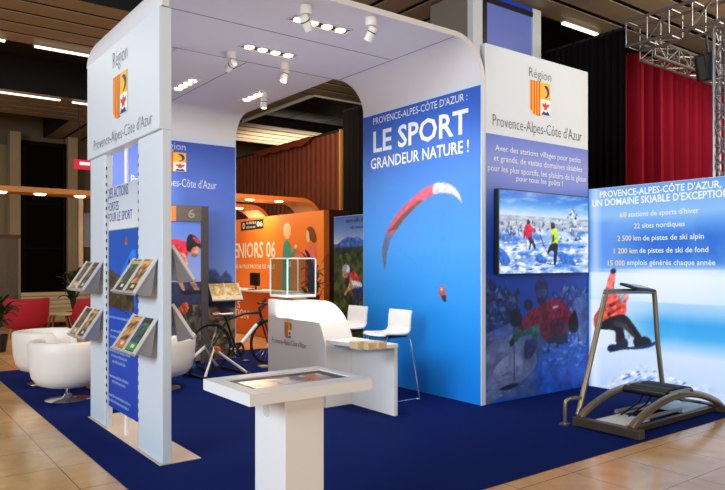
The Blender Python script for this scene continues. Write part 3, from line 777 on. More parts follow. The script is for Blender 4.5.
# ---- rear wall of the stand
t = thing('rear_wall', 'blue rear wall with coat of arms and mountain picture behind the bicycle', 'wall panel', (3.8, YE, 0))
pan = MB().box(XE0, XE1, YE, YE+TH, .008, 3.5).build('panel', WHITE, t)
P = Pan('Y', YE)
zt = P.uv(200, 143.5)[1]; zm0 = P.uv(222, 283)[1]; zr = P.uv(222, 303)[1]
def rw(a, b):
    z = .008+(zt-.008)*b; n = fbm(a*2.1, z, 5., 1.)
    if z > zm0: return ramp([(0, (120, 150, 226)), (.3, (90, 124, 212)), (.75, (78, 110, 204)), (1, (60, 92, 188))], (z-zm0)/(zt-zm0))
    if z > zr: return mixc((52, 66, 104), (84, 92, 120), .5+n)
    return mixc((62, 50, 38), (168, 140, 100), .48+n*1.3)
P.begin(XE0+.01, XE1-.012, .01, zt, 90, 150, rw); P.grain = .15; P.gsc = 10.
pts = [(150, 300)]+[(160+k*5.5, 274+8*fbm(k*.7, 1.3, 1.)-(5 if k % 3 == 0 else 0)+(3 if k % 4 == 1 else 0)) for k in range(14)]+[(236, 305), (150, 304)]
P.poly(pts, (58, 76, 122))
P.poly([(x, y+9) for x, y in pts[:-2]]+[(236, 308), (150, 306)], (46, 56, 84))
rr = random.Random(8)
for k in range(120):
    x = rr.uniform(196, 236); y = rr.uniform(312, 354); r = rr.uniform(1, 3.4)
    P.poly([(x-r, y+r*.5), (x-r*.3, y-r*.7), (x+r, y-r*.3), (x+r*.6, y+r*.7)], rr.choice([(120, 100, 72), (176, 150, 108), (84, 68, 48), (60, 54, 36), (146, 124, 90)]))
P.end()
P.text('Région', 159, 185.5, 147.8, 140.5, (196, 210, 248))
P.text("Provence-Alpes-Côte d'Azur", 131, 216.5, 183.3, 174.8, (206, 216, 250))
u0 = P.uv(160.8, 160)[0]; u1 = P.uv(186, 160)[0]; vb = P.uv(174, 171.5)[1]; vt = P.uv(174, 152)[1]
P.emblem((u0+u1)/2, vb, u1-u0, vt-vb)
P.mb.build('printed_graphic', PRINT, pan); P.emb.build('emblem', PRINT, pan)
# ---- framed cyclist picture standing before it
YC = 9.6
t = thing('framed_picture', 'dark framed picture of a racing cyclist before the blue rear wall', 'picture', (3.6, YC, 0))
def xy(px): return onY(px, 250, YC).x
x0, x1 = xy(140), xy(208.5); z1 = onY(190, 205.5, YC).z; zp = onY(190, 221.5, YC).z; xr = xy(201.5); xl = x0+.1
FRM = mat('dark_speckled_frame', (66, 60, 58), .5, noise_amt=.4, noise_scale=22)
MB().box(xr, x1, YC, YC+.06, .008, z1).build('stile', FRM, t)
MB().box(x0, xl, YC, YC+.06, .008, z1).build('stile', FRM, t)
hdr = MB().box(xl, xr, YC, YC+.06, zp, z1).build('header', mat('grey_header', (96, 88, 84), .5), t)
MB().box(xl, xr, YC+.02, YC+.05, .05, zp).build('backing', BLACK, t)
P = Pan('Y', YC+.02)
def cyg(a, b):
    z = .05+(zp-.05)*b
    if z > 1.25: return ramp([(0, (150, 166, 226)), (1, (92, 128, 222))], (z-1.25)/(zp-1.25))
    if z > .9: return mixc((30, 38, 70), (52, 62, 96), .5+fbm(a*2, z, 6.))
    return mixc((36, 34, 32), (120, 108, 88), .45+fbm(a*2, z, 6., 3.)*1.3)
P.begin(xl, xr, .05, zp, 80, 150, cyg); P.grain = .16; P.shade = .35
def cy(x, y): return (160+x/4.9, 200+y/4.9)
def pc(L, col, smooth=0): P.poly([cy(*p) for p in L], col, smooth)
pc([(-40, 240), (20, 200), (70, 192), (115, 200), (140, 225), (138, 265), (118, 285), (92, 262), (60, 300), (-30, 330)], (196, 40, 62), 3)
pc([(90, 262), (120, 262), (135, 300), (150, 360), (185, 425), (196, 446), (180, 452), (150, 410), (120, 340)], (204, 140, 112), 3)
pc([(80, 370), (100, 380), (120, 430), (118, 446), (96, 420)], (196, 130, 104), 3)
pc([(-20, 300), (60, 290), (90, 330), (80, 380), (20, 400), (-30, 380)], (196, 204, 222), 3)
pc([(146, 226), (186, 222), (190, 250), (180, 276), (158, 278), (146, 258)], (190, 128, 100), 3)
pc([(130, 240), (132, 190), (148, 168), (176, 180), (196, 205), (200, 238), (180, 228), (158, 236), (146, 256)], (30, 26, 34), 3)
pc([(160, 182), (186, 192), (194, 214), (178, 208)], (206, 60, 90), 3)
pc([(110, 446), (200, 440), (204, 456), (120, 464)], (24, 24, 30), 3)
pc([(90, 530), (130, 500), (140, 540), (110, 570), (84, 560)], (196, 84, 40), 3)
for k in range(5):
    P.line([cy(60+k*20, 480+k*14), cy(110+k*18, 600-k*10)], .9, (22, 22, 26))
P.end(); P.mb.build('printed_picture', PRINT, t)
P = Pan('Y', YC); Q = Pan('Y', YC)
Q.text('6', 188, 195, 217.5, 209, (150, 146, 140), .02); Q.mb.build('numeral', PRINT, hdr)
P.poly([(166, 206), (176, 206), (176, 221), (166, 221)], (226, 120, 50)); P.poly([(166, 206), (171, 206), (168, 214), (166, 221)], (236, 226, 210))
P.mb.build('header_picture', PRINT, hdr)
# ---- hanging poster
XP = 1.85
y0, y1 = 5.545, 6.385; z0, z1 = .215, 2.24
t = thing('hanging_poster', 'tall narrow poster with wooden lodge picture hung in the sign panel gap', 'poster', (XP, 6, z0))
MB().box(XP, XP+.008, y0, y1, z0, z1).build('board', WHITE, t)
P = Pan('X', XP)
vA = P.uv(120, 225)[1]; vB2 = P.uv(120, 306)[1]
vA = P.uv(121, 229)[1]; vB2 = P.uv(121, 306)[1]
def pog(a, b):
    z = z0+(z1-z0)*b
    if z > vA: return mixc((226, 230, 234), (188, 202, 214), (z-vA)/(z1-vA))
    if z > vB2: return mixc((24, 92, 204), (30, 90, 186), (z-vB2)/(vA-vB2))
    return mixc((12, 64, 178), (20, 76, 190), b*3)
P.begin(-y1, -y0, z0, z1, 60, 150, pog); P.grain = .2; P.shade = .25
BL = (44, 62, 158)
def pp_(L, c, s=0): P.poly(L, c, s)
P.grain = .04; pp_([(114, 306), (122, 270), (132, 250), (136, 250), (136, 306)], (40, 112, 216), 0); P.grain = .2
pp_([(106, 268), (112, 270), (128, 284), (134, 288), (134, 312), (106, 306)], (92, 76, 56))
for k in range(8):
    yk = 268+k*4.6
    pp_([(106, yk), (128, yk+13), (128, yk+14.6), (106, yk+1.7)], (58, 48, 38))
pp_([(127, 272), (129, 258), (131, 262), (134, 256), (134, 306), (127, 300)], (50, 44, 38)); pp_([(106, 296), (134, 302), (134, 310), (106, 306)], (70, 54, 38))
pp_([(125, 238), (127, 236), (128, 244), (125, 245)], (190, 90, 60))
P.end()
P.text('DES ACTIONS', 108.2, 128.5, 199.2, 189.3, BL, .0); P.text('FORTES', 108.2, 119, 211.8, 203.3, BL); P.text('POUR LE SPORT', 108.2, 132.5, 222.3, 213.8, BL)
for k, (yy, n) in enumerate([(317, 22), (331, 15), (337, 16), (350, 20), (356, 14), (362, 12), (376, 17), (382, 12), (394, 21), (400, 18)]):
    P.words(119.5-n*.55, 119.5+n*.55, yy, 2.2, (150, 180, 232), k)
P.mb.build('printed_graphic', PRINT, t)
# ---- brochure racks (built once at the origin: width along y, reaching towards -x), then copied
DX, DZ, RW = .175, .265, .52
rack0 = thing('brochure_rack', None, 'brochure rack', (0, 0, 0), 'sloping brochure racks of the stand')
RK = mat('rack_grey', (176, 178, 182), .35, .3)
ang = math.atan2(DZ, DX); SL = math.hypot(DX, DZ)
def slope(p, off=0):  # p = (along slope from the top, y)
    return Vector((-math.cos(ang)*p[0]-math.sin(ang)*off, p[1], -math.sin(ang)*p[0]+math.cos(ang)*off))
m = MB()
def slab(m, s0, s1, y0, y1, o0, o1):
    vs = [slope((s, y), o) for o in (o0, o1) for y in (y0, y1) for s in (s0, s1)]
    m.add(vs, [(0, 2, 3, 1), (4, 5, 7, 6), (0, 1, 5, 4), (2, 6, 7, 3), (0, 4, 6, 2), (1, 3, 7, 5)])
slab(m, 0, SL, -RW/2, RW/2, -.006, 0); m.build('tray', RK, rack0)
m = MB(); slab(m, SL-.004, SL+.012, -RW/2, RW/2, -.006, .03); m.build('front_lip', RK, rack0)
for y in (-RW/2, RW/2-.009, -.0045):
    m = MB(); slab(m, 0, SL, y, y+.009, 0, .022); m.build('divider', mat('rack_white', (222, 224, 228), .3), rack0)
for y in (-RW/2+.004, RW/2-.01):
    MB().prism([(-.008, -.01), (-.05, -DZ-.02), (-.07, -DZ-.02), (-DX, -DZ+.0)], 'y', y, y+.006).build('side_bracket', mat('rack_dark_grey', (138, 140, 146), .4, .2), rack0)  # side brackets in a darker grey than the tray
def magazine(loc, rz, ypos, lab, seed, group, pal):
    r = random.Random(seed); m = MB(); w, h = .242, .304; th = .007
    m.col = lin((236, 234, 226))
    vs = [slope((s, y), o) for o in (.0015, .0015+th) for y in (ypos-w/2, ypos+w/2) for s in (SL-.008-h, SL-.008)]
    m.add(vs, [(0, 2, 3, 1), (4, 5, 7, 6), (0, 1, 5, 4), (2, 6, 7, 3), (0, 4, 6, 2), (1, 3, 7, 5)])
    o1 = .0015+th+.0004
    n1, n2 = 8, 11
    vs = []; cs = []
    for j in range(n2+1):
        for i in range(n1+1):
            vs.append(slope((SL-.008-h+.004+(h-.008)*j/n2, ypos-w/2+.004+(w-.008)*i/n1), o1))
            v = .5+1.4*fbm(i*.13+seed, j*.11, 2.7, seed); k = max(0, min(len(pal)-1.001, v*(len(pal)-1))); q = int(k)
            cs.append(lin(mixc(pal[q], pal[q+1], k-q)))
    n = len(m.v); m.v += vs; m.c += cs
    m.f += [tuple(n+x for x in (j*(n1+1)+i, j*(n1+1)+i+1, (j+1)*(n1+1)+i+1, (j+1)*(n1+1)+i)) for j in range(n2) for i in range(n1)]
    for (a, b, c) in ((.02, .05, pal[-1]), (.225, .29, pal[-2] if seed % 3 else pal[1]), (.24, .268, (226, 206, 176))):
        o1 += .0004; ww = w*.42 if c != (226, 206, 176) else w*.13
        m.add([slope((SL-.008-h+s, ypos+q), o1) for s, q in ((a, -ww), (a, ww), (b, ww), (b, -ww))], [(0, 1, 2, 3)], lin(c))
    o = m.build('brochure', PRINT, None); o.location = loc; o.rotation_euler = (0, 0, rz)
    props(o, lab, 'brochure', group); return o
BR = [(30, 26, 24), (96, 62, 34), (150, 110, 64), (40, 36, 34), (188, 150, 96), (60, 44, 34)]
GRN = [(24, 70, 40), (50, 130, 60), (30, 30, 30), (60, 50, 40), (24, 24, 26), (200, 160, 90)]
ORA = [(40, 34, 30), (196, 120, 50), (230, 190, 120), (120, 70, 30), (60, 40, 30), (226, 160, 80)]
BLU = [(20, 60, 110), (40, 110, 170), (24, 30, 36), (30, 34, 40), (52, 140, 70), (20, 24, 30)]
OCH = [(236, 214, 150), (226, 186, 90), (246, 238, 220), (190, 130, 60), (240, 220, 180), (210, 160, 80)]
racks = [((XL-.004, 5.30, 1.575), 0, 'grey rack of brochures on the near post of the sign panel, upper one', 'near post upper', (GRN, ORA)),
         ((XL-.004, 5.30, 1.115), 0, 'grey rack of brochures on the near post of the sign panel, lower one', 'near post lower', (ORA, BLU)),
         ((XL-.004, 6.74, 1.55), 0, 'grey rack of brochures on the far post of the sign panel, upper one', 'far post upper', (BR, BR)),
         ((XL-.004, 6.74, 1.10), 0, 'grey rack of brochures on the far post of the sign panel, lower one', 'far post lower', (BR, ORA)),
         ((XL+.082, 5.24, 1.67), PI, 'grey rack on the inner side of the near white post, upper one', 'inner side upper', (BR, OCH)),
         ((XL+.082, 5.24, 1.22), PI, 'grey rack on the inner side of the near white post, lower one', 'inner side lower', (BLU, BR))]
p0 = onY(221, 284, YC-.02)
racks.append(((onY(223, 284, YE-.004).x, YE-.004, onY(223, 283.5, YE).z), PI/2, 'white brochure rack on the blue rear wall above the bicycle saddle', 'rear wall rack', (OCH, OCH)))
for i, (loc, rz, lab, nm, pals) in enumerate(racks):
    if i == 0: rack0.location = loc; rack0.rotation_euler = (0, 0, rz); rack0['label'] = lab
    else: dup(rack0, loc, rz, lab)
    where = {'near post upper': 'in the upper rack of the near post', 'near post lower': 'in the lower rack of the near post', 'far post upper': 'in the upper rack of the far post', 'far post lower': 'in the lower rack of the far post',
             'inner side upper': 'in the upper rack inside the post', 'inner side lower': 'in the lower rack inside the post', 'rear wall rack': 'in the rack on the blue rear wall'}[nm]
    # local +y: away from the viewer on the outer racks
    sgn = (1, -1)
    for k in range(2):
        side = {0: ('left', 'right'), PI: ('left', 'right'), PI/2: ('left', 'right')}[rz][k]
        ys = .128 if k == 0 else -.128
        if rz == PI: ys = -ys
        col = {id(GRN): 'green and black', id(ORA): 'orange', id(BR): 'brown', id(BLU): 'blue and dark', id(OCH): 'ochre and cream'}[id(pals[k])]
        magazine(loc, rz, ys, f'{col} brochure on the {side} {where}', 31+i*2+k, 'brochures in the racks', pals[k])
# ---- touch screen kiosk
KX0, KX1, KY0, KY1, KZ = 1.525, 2.285, 2.945, 3.50, .90
t = thing('touch_kiosk', 'white pedestal kiosk with a flat table screen in the foreground', 'kiosk', (1.93, 3.22, 0))
KW = mat('kiosk_white', (226, 228, 232), .35)
MB().box(1.785, 2.03, 3.05, 3.385, .008, KZ-.06).build('pedestal', KW, t, bevel=.004)
a = onZ(225, 380, KZ); b = onZ(320, 369, KZ); c = onZ(351, 376.5, KZ)
sx0, sx1, sy0, sy1 = a.x, (b.x+c.x)/2, c.y, (a.y+b.y)/2
m = MB().box(KX0, KX1, KY0, KY1, KZ-.06, KZ-.012)
for q in ((KX0, KX1, KY0, sy0), (KX0, KX1, sy1, KY1), (KX0, sx0, sy0, sy1), (sx1, KX1, sy0, sy1)): m.box(*q, KZ-.012, KZ)
m.build('tabletop', KW, t)
bez = MB().box(sx0, sx1, sy0, sy1, KZ-.012, KZ-.008).build('screen_bezel', BLACK, t)
m = MB(); zz = KZ-.0076; bx0, bx1, by0, by1 = sx0+.04, sx1-.07, sy0+.012, sy1-.075
rr = random.Random(21); nx, ny = 24, 14; vs = []; cs = []
for j in range(ny+1):
    for i in range(nx+1):
        vs.append(Vector((bx0+(bx1-bx0)*i/nx, by0+(by1-by0)*j/ny, zz)))
        pal = [(226, 222, 214), (190, 176, 166), (70, 90, 130), (214, 206, 198), (180, 90, 70), (120, 130, 140)]
        v = .45+1.1*fbm(i*.22, j*.12, 1.6, 7.); k = max(0, min(4.999, v*5)); q = int(k); cs.append(lin(mixc(pal[q], pal[q+1], k-q)))
m.v += vs; m.c += cs; m.f += [(j*(nx+1)+i, j*(nx+1)+i+1, (j+1)*(nx+1)+i+1, (j+1)*(nx+1)+i) for j in range(ny) for i in range(nx)]
for k, (i0, i1, j0, j1, col) in enumerate([(.02, .12, .3, .8, (186, 84, 70)), (.14, .33, .1, .6, (216, 200, 190)), (.36, .54, .15, .85, (226, 226, 224)), (.5, .52, .1, .9, (180, 190, 200)), (.58, .7, .4, .9, (110, 120, 150)), (.7, .8, .2, .7, (196, 110, 60)), (.84, .96, .1, .6, (150, 170, 190))]):
    z2 = zz+.0004+.0001*k
    m.add([(bx0+(bx1-bx0)*u, by0+(by1-by0)*v, z2) for u, v in ((i0, j0), (i1, j0), (i1, j1), (i0, j1))], [(0, 1, 2, 3)], lin(col))
m.build('screen', DIMSCREEN, bez)
MB().lathe([(0, 0), (.035, 0), (.035, .004), (0, .004)], 20, (1.785, 3.25, .735), (-1, 0, 0)).build('speaker_grille', mat('grille_grey', (206, 208, 212), .5), t)
# ---- reception counter
t = thing('reception_counter', 'white curved reception counter with coat of arms and low desk', 'counter', (4.1, 6.3, 0))
r = .56; yn, yf, hh = 5.87, 7.12, 1.105
prof = [(yf, .008), (yf, hh)]+[(yn+r-r*math.sin(k/16*PI/2), hh-r+r*math.cos(k/16*PI/2)) for k in range(17)]+[(yn, .008)]
cb = MB().prism(prof, 'x', 3.93, 4.30).build('counter_body', WARM_WHITE, t, smooth=True, bevel=.004)
el = [(4.27-.34*math.cos(k/14*PI/2), 5.87-.73*math.sin(k/14*PI/2)) for k in range(15)]
MB().prism(el+[(4.315, 5.14), (4.315, 6.6), (4.31, 6.6), (4.31, 5.87)], 'z', .69, .73).build('desktop', WARM_WHITE, t, bevel=.004)
MB().box(4.27, 4.31, 5.145, 5.868, .008, .69).build('leg_panel', WARM_WHITE, t)
el2 = [(4.27-.22*math.cos(k/14*PI/2), 5.868-.5*math.sin(k/14*PI/2)) for k in range(15)]
MB().prism(el2+[(4.268, 5.868)], 'z', .645, .69).build('desk_shade', mat('desk_shade_grey', (196, 200, 206), .5), t)  # grey band standing for the shade beneath the desktop curve
P = Pan('X', 3.93)
P.text('Région', 284.5, 293, 319.2, 314.8, (120, 118, 116)); P.mb.build('lettering', PRINT, cb); P.mb = MB(); P.text("Provence-Alpes-Côte d'Azur", 272.3, 306.5, 342, 337, (120, 112, 110))
u0 = P.uv(284.8, 330)[0]; u1 = P.uv(292.2, 330)[0]; vb = P.uv(288.5, 338)[1]; vt = P.uv(288.5, 322)[1]
P.emblem((u0+u1)/2, vb, u1-u0, vt-vb)
P.mb.build('lettering', PRINT, cb); P.emb.build('emblem', PRINT, cb)
# ---- glass display case
t = thing('display_case', 'small empty glass display case with white frame on the counter', 'display case', (4.13, 6.9, hh))
x0, x1, y0, y1, z0, z1 = 3.95, 4.35, 6.70, 7.115, hh+.06, 1.60
MB().box(x0+.1, x1-.1, y0+.06, y1-.06, hh, hh+.03).build('foot', mat('case_foot', (214, 186, 150), .5), t)
MB().box(x0, x1, y0, y1, hh+.03, z0).build('base', WARM_WHITE, t, bevel=.004)
m = MB(); w = .014
for x in (x0, x1-w):
    for y in (y0, y1-w): m.box(x, x+w, y, y+w, z0, z1)
for y in (y0, y1-w): m.box(x0, x1, y, y+w, z1-w, z1)
for x in (x0, x1-w): m.box(x, x+w, y0+w, y1-w, z1-w, z1)
m.build('frame', WARM_WHITE, t)
for q in ((x0+.004, x0+.010, y0+w, y1-w), (x1-.010, x1-.004, y0+w, y1-w), (x0+w, x1-w, y0+.004, y0+.010), (x0+w, x1-w, y1-.010, y1-.004)):
    MB().box(*q, z0, z1-w).build('glass_pane', GLASS, t)
MB().box(x0+w, x1-w, y0+w, y1-w, z1-.012, z1-.006).build('glass_lid', GLASS, t)
# ---- leaflet stacks on the desk
PAP = mat('leaflet_paper', (222, 196, 152), .7, noise_amt=.12, noise_scale=40)
for i, (px, py) in enumerate([(358, 348.3), (368, 348.6), (378, 348.2)]):
    p = onZ(px, py, .73); m = MB(); rr = random.Random(i)
    for k in range(9): m.box(p.x-.05+rr.uniform(-.003, .003), p.x+.05+rr.uniform(-.003, .003), p.y-.07, p.y+.07, .73+k*.0072, .73+k*.0072+.0062)
    one(m, 'leaflet_stack', PAP, ['stack of tan leaflets on the desk, nearest the curved counter', 'middle stack of tan leaflets on the white desk', 'stack of tan leaflets on the desk, nearest its open end'][i], 'leaflets', 'leaflet stacks on the desk')
# ---- stools
stool = thing('stool', 'white low-backed stool before the blue wall, nearer the viewer', 'stool', (0, 0, 0), 'white stools at the counter')
prof = spl([(-.20, .715), (-.17, .735), (-.05, .728), (.08, .725), (.15, .745), (.185, .82), (.195, .92), (.21, 1.0)], 4, False)
g = [[Vector((p[0]+(.012*abs(j-5)/5 if p[1] > .8 else 0)*-1, -.195+.39*j/10, p[1]+.012*(abs(j-5)/5)**2*(1 if p[1] < .8 else 0))) for j in range(11)] for p in prof]
MB().plate(g, .016).build('seat_shell', mat('white_stool_plastic', (240, 240, 240), .3), stool, smooth=True)
for s in (-1, 1):
    MB().tube(spl([(.15, .15*s, .715), (.175, .19*s, .66), (.225, .275*s, .03), (.18, .28*s, .018), (-.18, .28*s, .018), (-.22, .275*s, .05), (-.15, .17*s, .66), (-.13, .15*s, .715)], 4, False), .009, 8).build('sled_leg', CHROME, stool, smooth=True)
MB().tube([(-.195, -.255, .22), (-.195, .255, .22)], .009, 8).build('footrest', CHROME, stool)
MB().box(-.15, .15, -.15, .15, .700, .714).build('seat_mount', BLACK, stool)
stool.location = (4.80, 5.90, 0)
dup(stool, (4.80, 6.72, 0), 0, 'white low-backed stool by the blue wall, farther, behind the curved counter')
# ---- tub chairs
def tub(name, label, m_, group, legs=False, hs=1.0):
    t = thing(name, label, 'armchair', (0, 0, 0), group)
    NA = 40; vs = []; fs = []
    base = [(.02, .16), (.22, .165), (.32, .20), (.375, .28), (.40, .40)]
    n = None; ring = []
    for k in range(NA):
        a = 2*PI*k/NA; d = abs((a+PI) % (2*PI)-PI)          # 0 = front
        f = min(1, max(0, (d-math.radians(38))/math.radians(28))); f = f*f*(3-2*f)
        h = .44+(.68*hs-.44)*f
        pr = [(r_, z_) for r_, z_ in base]+[(.41, .41+(h-.41)*.5), (.412, h-.03), (.395, h-.006), (.365, h), (.335, h-.008), (.322, h-.03), (.318, .41+(h-.41)*.4), (.315, .40), (.2, .39), (.02, .39)]
        n = len(pr)
        for (r_, z_) in pr: vs.append((r_*math.cos(a), r_*math.sin(a), z_))
    for k in range(NA):
        k2 = (k+1) % NA
        for i in range(n-1): fs.append((k*n+i, k2*n+i, k2*n+i+1, k*n+i+1))
    MB().add(vs, fs).build('tub_shell', m_, t, smooth=True)
    MB().lathe([(0, .392), (.29, .392), (.31, .41), (.31, .44), (.28, .465), (.1, .475), (0, .475)], 32).build('seat_cushion', m_, t, smooth=True)
    if legs:
        for k in range(4):
            a = PI/4+k*PI/2; MB().tube([(.24*math.cos(a), .24*math.sin(a), .19), (.29*math.cos(a), .29*math.sin(a), .0)], [.022, .014], 8).build('leg', WOOD, t)
    else:
        MB().tube([(0, 0, .03), (0, 0, .165)], .028, 14).build('pedestal', CHROME, t, smooth=True)
        MB().lathe([(0, .008), (.235, .008), (.24, .014), (.2, .022), (.06, .04), (.035, .075), (0, .08)], 32).build('base', CHROME, t, smooth=True)
    return t
LEA = mat('white_leather', (232, 226, 218), .45, bump=.08, bump_scale=60)
g_ = 'white tub chairs on the navy carpet'
tc = tub('tub_chair', 'white swivel tub chair left of the sign panel, nearest the viewer', LEA, g_)
p = onZ(68, 400); tc.location = (p.x, p.y, 0); tc.rotation_euler = (0, 0, math.radians(60))
p = onZ(48, 383.5); dup(tc, (p.x, p.y, 0), math.radians(-30), 'white swivel tub chair behind another, at the left end of the carpet')
p = onZ(161, 389); dup(tc, (p.x, p.y, 0), math.radians(100), 'white swivel tub chair right of the near white post, beside the bicycle')
p = onZ(104, 387)
t = thing('bistro_table', 'small round white table hidden behind the sign panel poster', 'table', (p.x, p.y, 0))
MB().lathe([(0, .008), (.22, .008), (.225, .016), (.05, .035), (0, .035)], 28, (p.x, p.y, 0)).build('base', CHROME, t, smooth=True)
MB().tube([(p.x, p.y, .03), (p.x, p.y, .44)], .03, 12).build('pedestal', CHROME, t)
MB().lathe([(0, .44), (.29, .44), (.3, .45), (.29, .462), (0, .462)], 32, (p.x, p.y, 0)).build('tabletop', WARM_WHITE, t, smooth=True)
RED = mat('red_upholstery', (168, 12, 36), .8)
g_ = 'red armchairs at the far left'
p = onZ(25, 337); rc = tub('armchair', 'red tub armchair at far left beside the pale coffee table', RED, g_, True, 1.12); rc.location = (p.x, p.y, 0); rc.scale = (1.12, 1.12, 1.06); rc.rotation_euler = (0, 0, math.radians(60)); 
p = onZ(93, 337); dup(rc, (p.x, p.y, 0), math.radians(150), 'red tub armchair half hidden by the far post racks')
p = onZ(10, 316); dup(rc, (p.x-.6, p.y+1.6, 0), math.radians(20), 'red armchair farthest back at the left edge behind the plant')
# ================================================================ bicycle (local: +x forward, right side is -y)
bk = thing('bicycle', 'black racing bicycle with white saddle set on a home trainer before the rear wall', 'bicycle', (0, 0, 0))
CARB = mat('black_bike_paint', (20, 20, 22), .3); CARW = mat('white_bike_decal', (226, 226, 226), .3)
WR = .335
def wheel(x, lab):
    w = MB(); pts = [(x+(WR-.012)*math.cos(a), 0, WR+(WR-.012)*math.sin(a)) for a in [2*PI*k/48 for k in range(48)]]
    w.tube(pts, .012, 8, closed=True); o = w.build('wheel', RUBBER, bk, smooth=True)
    m = MB(); m.tube([(x+(WR-.034)*math.cos(a), 0, WR+(WR-.034)*math.sin(a)) for a in [2*PI*k/48 for k in range(48)]], [.011]*48, 6, closed=True)
    m.build('rim', mat('dark_rim', (40, 40, 44), .3, .6), o, smooth=True)
    m = MB()
    for k in range(20):
        a = 2*PI*k/20; s = .02 if k % 2 else -.02; b = a+(.35 if k % 4 < 2 else -.35)
        m.tube([(x+.02*math.cos(b), s, WR+.02*math.sin(b)), (x+(WR-.04)*math.cos(a), 0, WR+(WR-.04)*math.sin(a))], .0016, 4)
    m.build('spokes', STEEL, o); MB().tube([(x, -.05, WR), (x, .05, WR)], .018, 10).build('hub', DARKM, o)
wheel(0, ''); wheel(.97, '')
bb = Vector((.41, 0, .275)); seat = Vector((.25, 0, .70)); ht = Vector((.80, 0, .80)); hb = Vector((.835, 0, .69)); rh = Vector((0, 0, WR)); fh = Vector((.97, 0, WR))
m = MB(); m.tube([bb, seat+Vector((-.01, 0, .02))], .017, 10).tube([seat, (.55, 0, .775), ht-Vector((0, 0, .02))], .017, 10).tube([bb, hb], [.026, .024], 10).tube([ht, hb], .022, 10)
for s in (-1, 1):
    m.tube([bb+Vector((0, .03*s, 0)), rh+Vector((0, .06*s, 0))], [.012, .009], 8).tube([seat+Vector((-.005, .012*s, -.03)), rh+Vector((0, .06*s, 0))], [.009, .008], 8)
fr_ = m.build('frame', CARB, bk, smooth=True)
m = MB(); m.tube([bb+(hb-bb)*.2, bb+(hb-bb)*.8], .0275, 10).tube([bb+(seat-bb)*.0+Vector((-.02, -.03, .01)), rh*.3+bb*.7+Vector((0, -.04, 0))], .011, 8); m.build('frame_decal', CARW, fr_, smooth=True)
m = MB()
for s in (-1, 1): m.tube([hb+Vector((0, .02*s, 0)), hb+Vector((.03, .045*s, -.06)), fh+Vector((0, .05*s, 0))], [.014, .014, .008], 8)
m.build('fork', CARB, bk, smooth=True)
MB().tube([seat, (.215, 0, .775)], .013, 10).build('seatpost', BLACK, bk)
m = MB(); sp = [(-.14, .075), (-.10, .07), (-.04, .045), (.03, .02), (.12, .016), (.14, .01)]
vs = []; fs = []; 
for (x, w) in sp:
    for k in range(10):
        a = 2*PI*k/10; vs.append((.215+x, w*math.cos(a), .785+.016*math.sin(a)+(.012 if x < -.05 else 0)))
for i in range(len(sp)-1):
    for k in range(10): fs.append((i*10+k, i*10+(k+1) % 10, (i+1)*10+(k+1) % 10, (i+1)*10+k))
fs += [tuple(range(10)), tuple(range(50, 60))]
sd = m.add(vs, fs).build('saddle', mat('white_saddle', (230, 226, 222), .4), bk, smooth=True)
MB().box(.06, .13, -.058, .058, .808, .816).build('red_patch', mat('red_patch', (206, 30, 50), .5), sd)
m = MB(); m.tube([ht, ht+Vector((.0, 0, .06))], .018, 8).tube([ht+Vector((0, 0, .05)), (.90, 0, .90)], .016, 8); m.build('stem', BLACK, bk)
m = MB(); m.tube([(.90, -.2, .90), (.90, .2, .90)], .014, 10)
for s in (-1, 1): m.tube(spl([(.90, .2*s, .90), (.97, .205*s, .895), (1.0, .21*s, .86), (.98, .21*s, .80), (.90, .21*s, .775), (.85, .21*s, .775)], 4, False), .013, 8)
hb_ = m.build('handlebar', BLACK, bk, smooth=True)
for s in (-1, 1):
    m = MB().tube([(.96, .205*s, .90), (1.03, .205*s, .94), (1.04, .205*s, .965)], [.018, .02, .012], 8).tube([(1.03, .205*s, .93), (1.035, .205*s, .83)], [.008, .005], 6); m.build('brake_lever', BLACK, hb_)
MB().tube([(.905, -.08, .906), (.905, .02, .906)], .0165, 10).build('red_grip_tape', mat('red_tape', (196, 30, 60), .5), hb_)
m = MB().lathe([(.07, -.004), (.10, -.004), (.10, .004), (.07, .004), (.07, -.004)], 32, (.41, -.055, .275), (0, 1, 0))
for k in range(5):
    a = 2*PI*k/5; m.tube([(.41, -.055, .275), (.41+.075*math.cos(a), -.055, .275+.075*math.sin(a))], .008, 6)
m.build('chainring', DARKM, bk)
for s in (-1, 1):
    a = -1.2 if s < 0 else PI-1.2; e = Vector((.41+.17*math.cos(a), .075*s, .275+.17*math.sin(a)))
    m = MB().tube([(.41, .0, .275), (.41, .07*s, .275), e], .010, 8); ck = m.build('crank', BLACK, bk)
    MB().box(e.x-.045, e.x+.045, min(e.y, e.y+.1*s), max(e.y, e.y+.1*s), e.z-.012, e.z+.012).build('pedal', BLACK, ck)
m = MB().lathe([(.02, -.012), (.05, -.012), (.035, .012), (.02, .012)], 24, (0, -.04, WR), (0, 1, 0)); m.build('cassette', STEEL, bk)
MB().tube([(.0, -.05, WR+.05), (.41, -.055, .375)], .004, 4).tube([(.02, -.05, WR-.14), (.41, -.055, .175)], .004, 4).tube([(0, -.05, WR-.05), (.03, -.05, WR-.1), (.02, -.05, WR-.15)], .012, 6).build('chain', DARKM, bk)
BA = math.radians(5); BP = Vector((3.86, 8.62, .035)); bk.location = BP; bk.rotation_euler = (0, 0, BA)
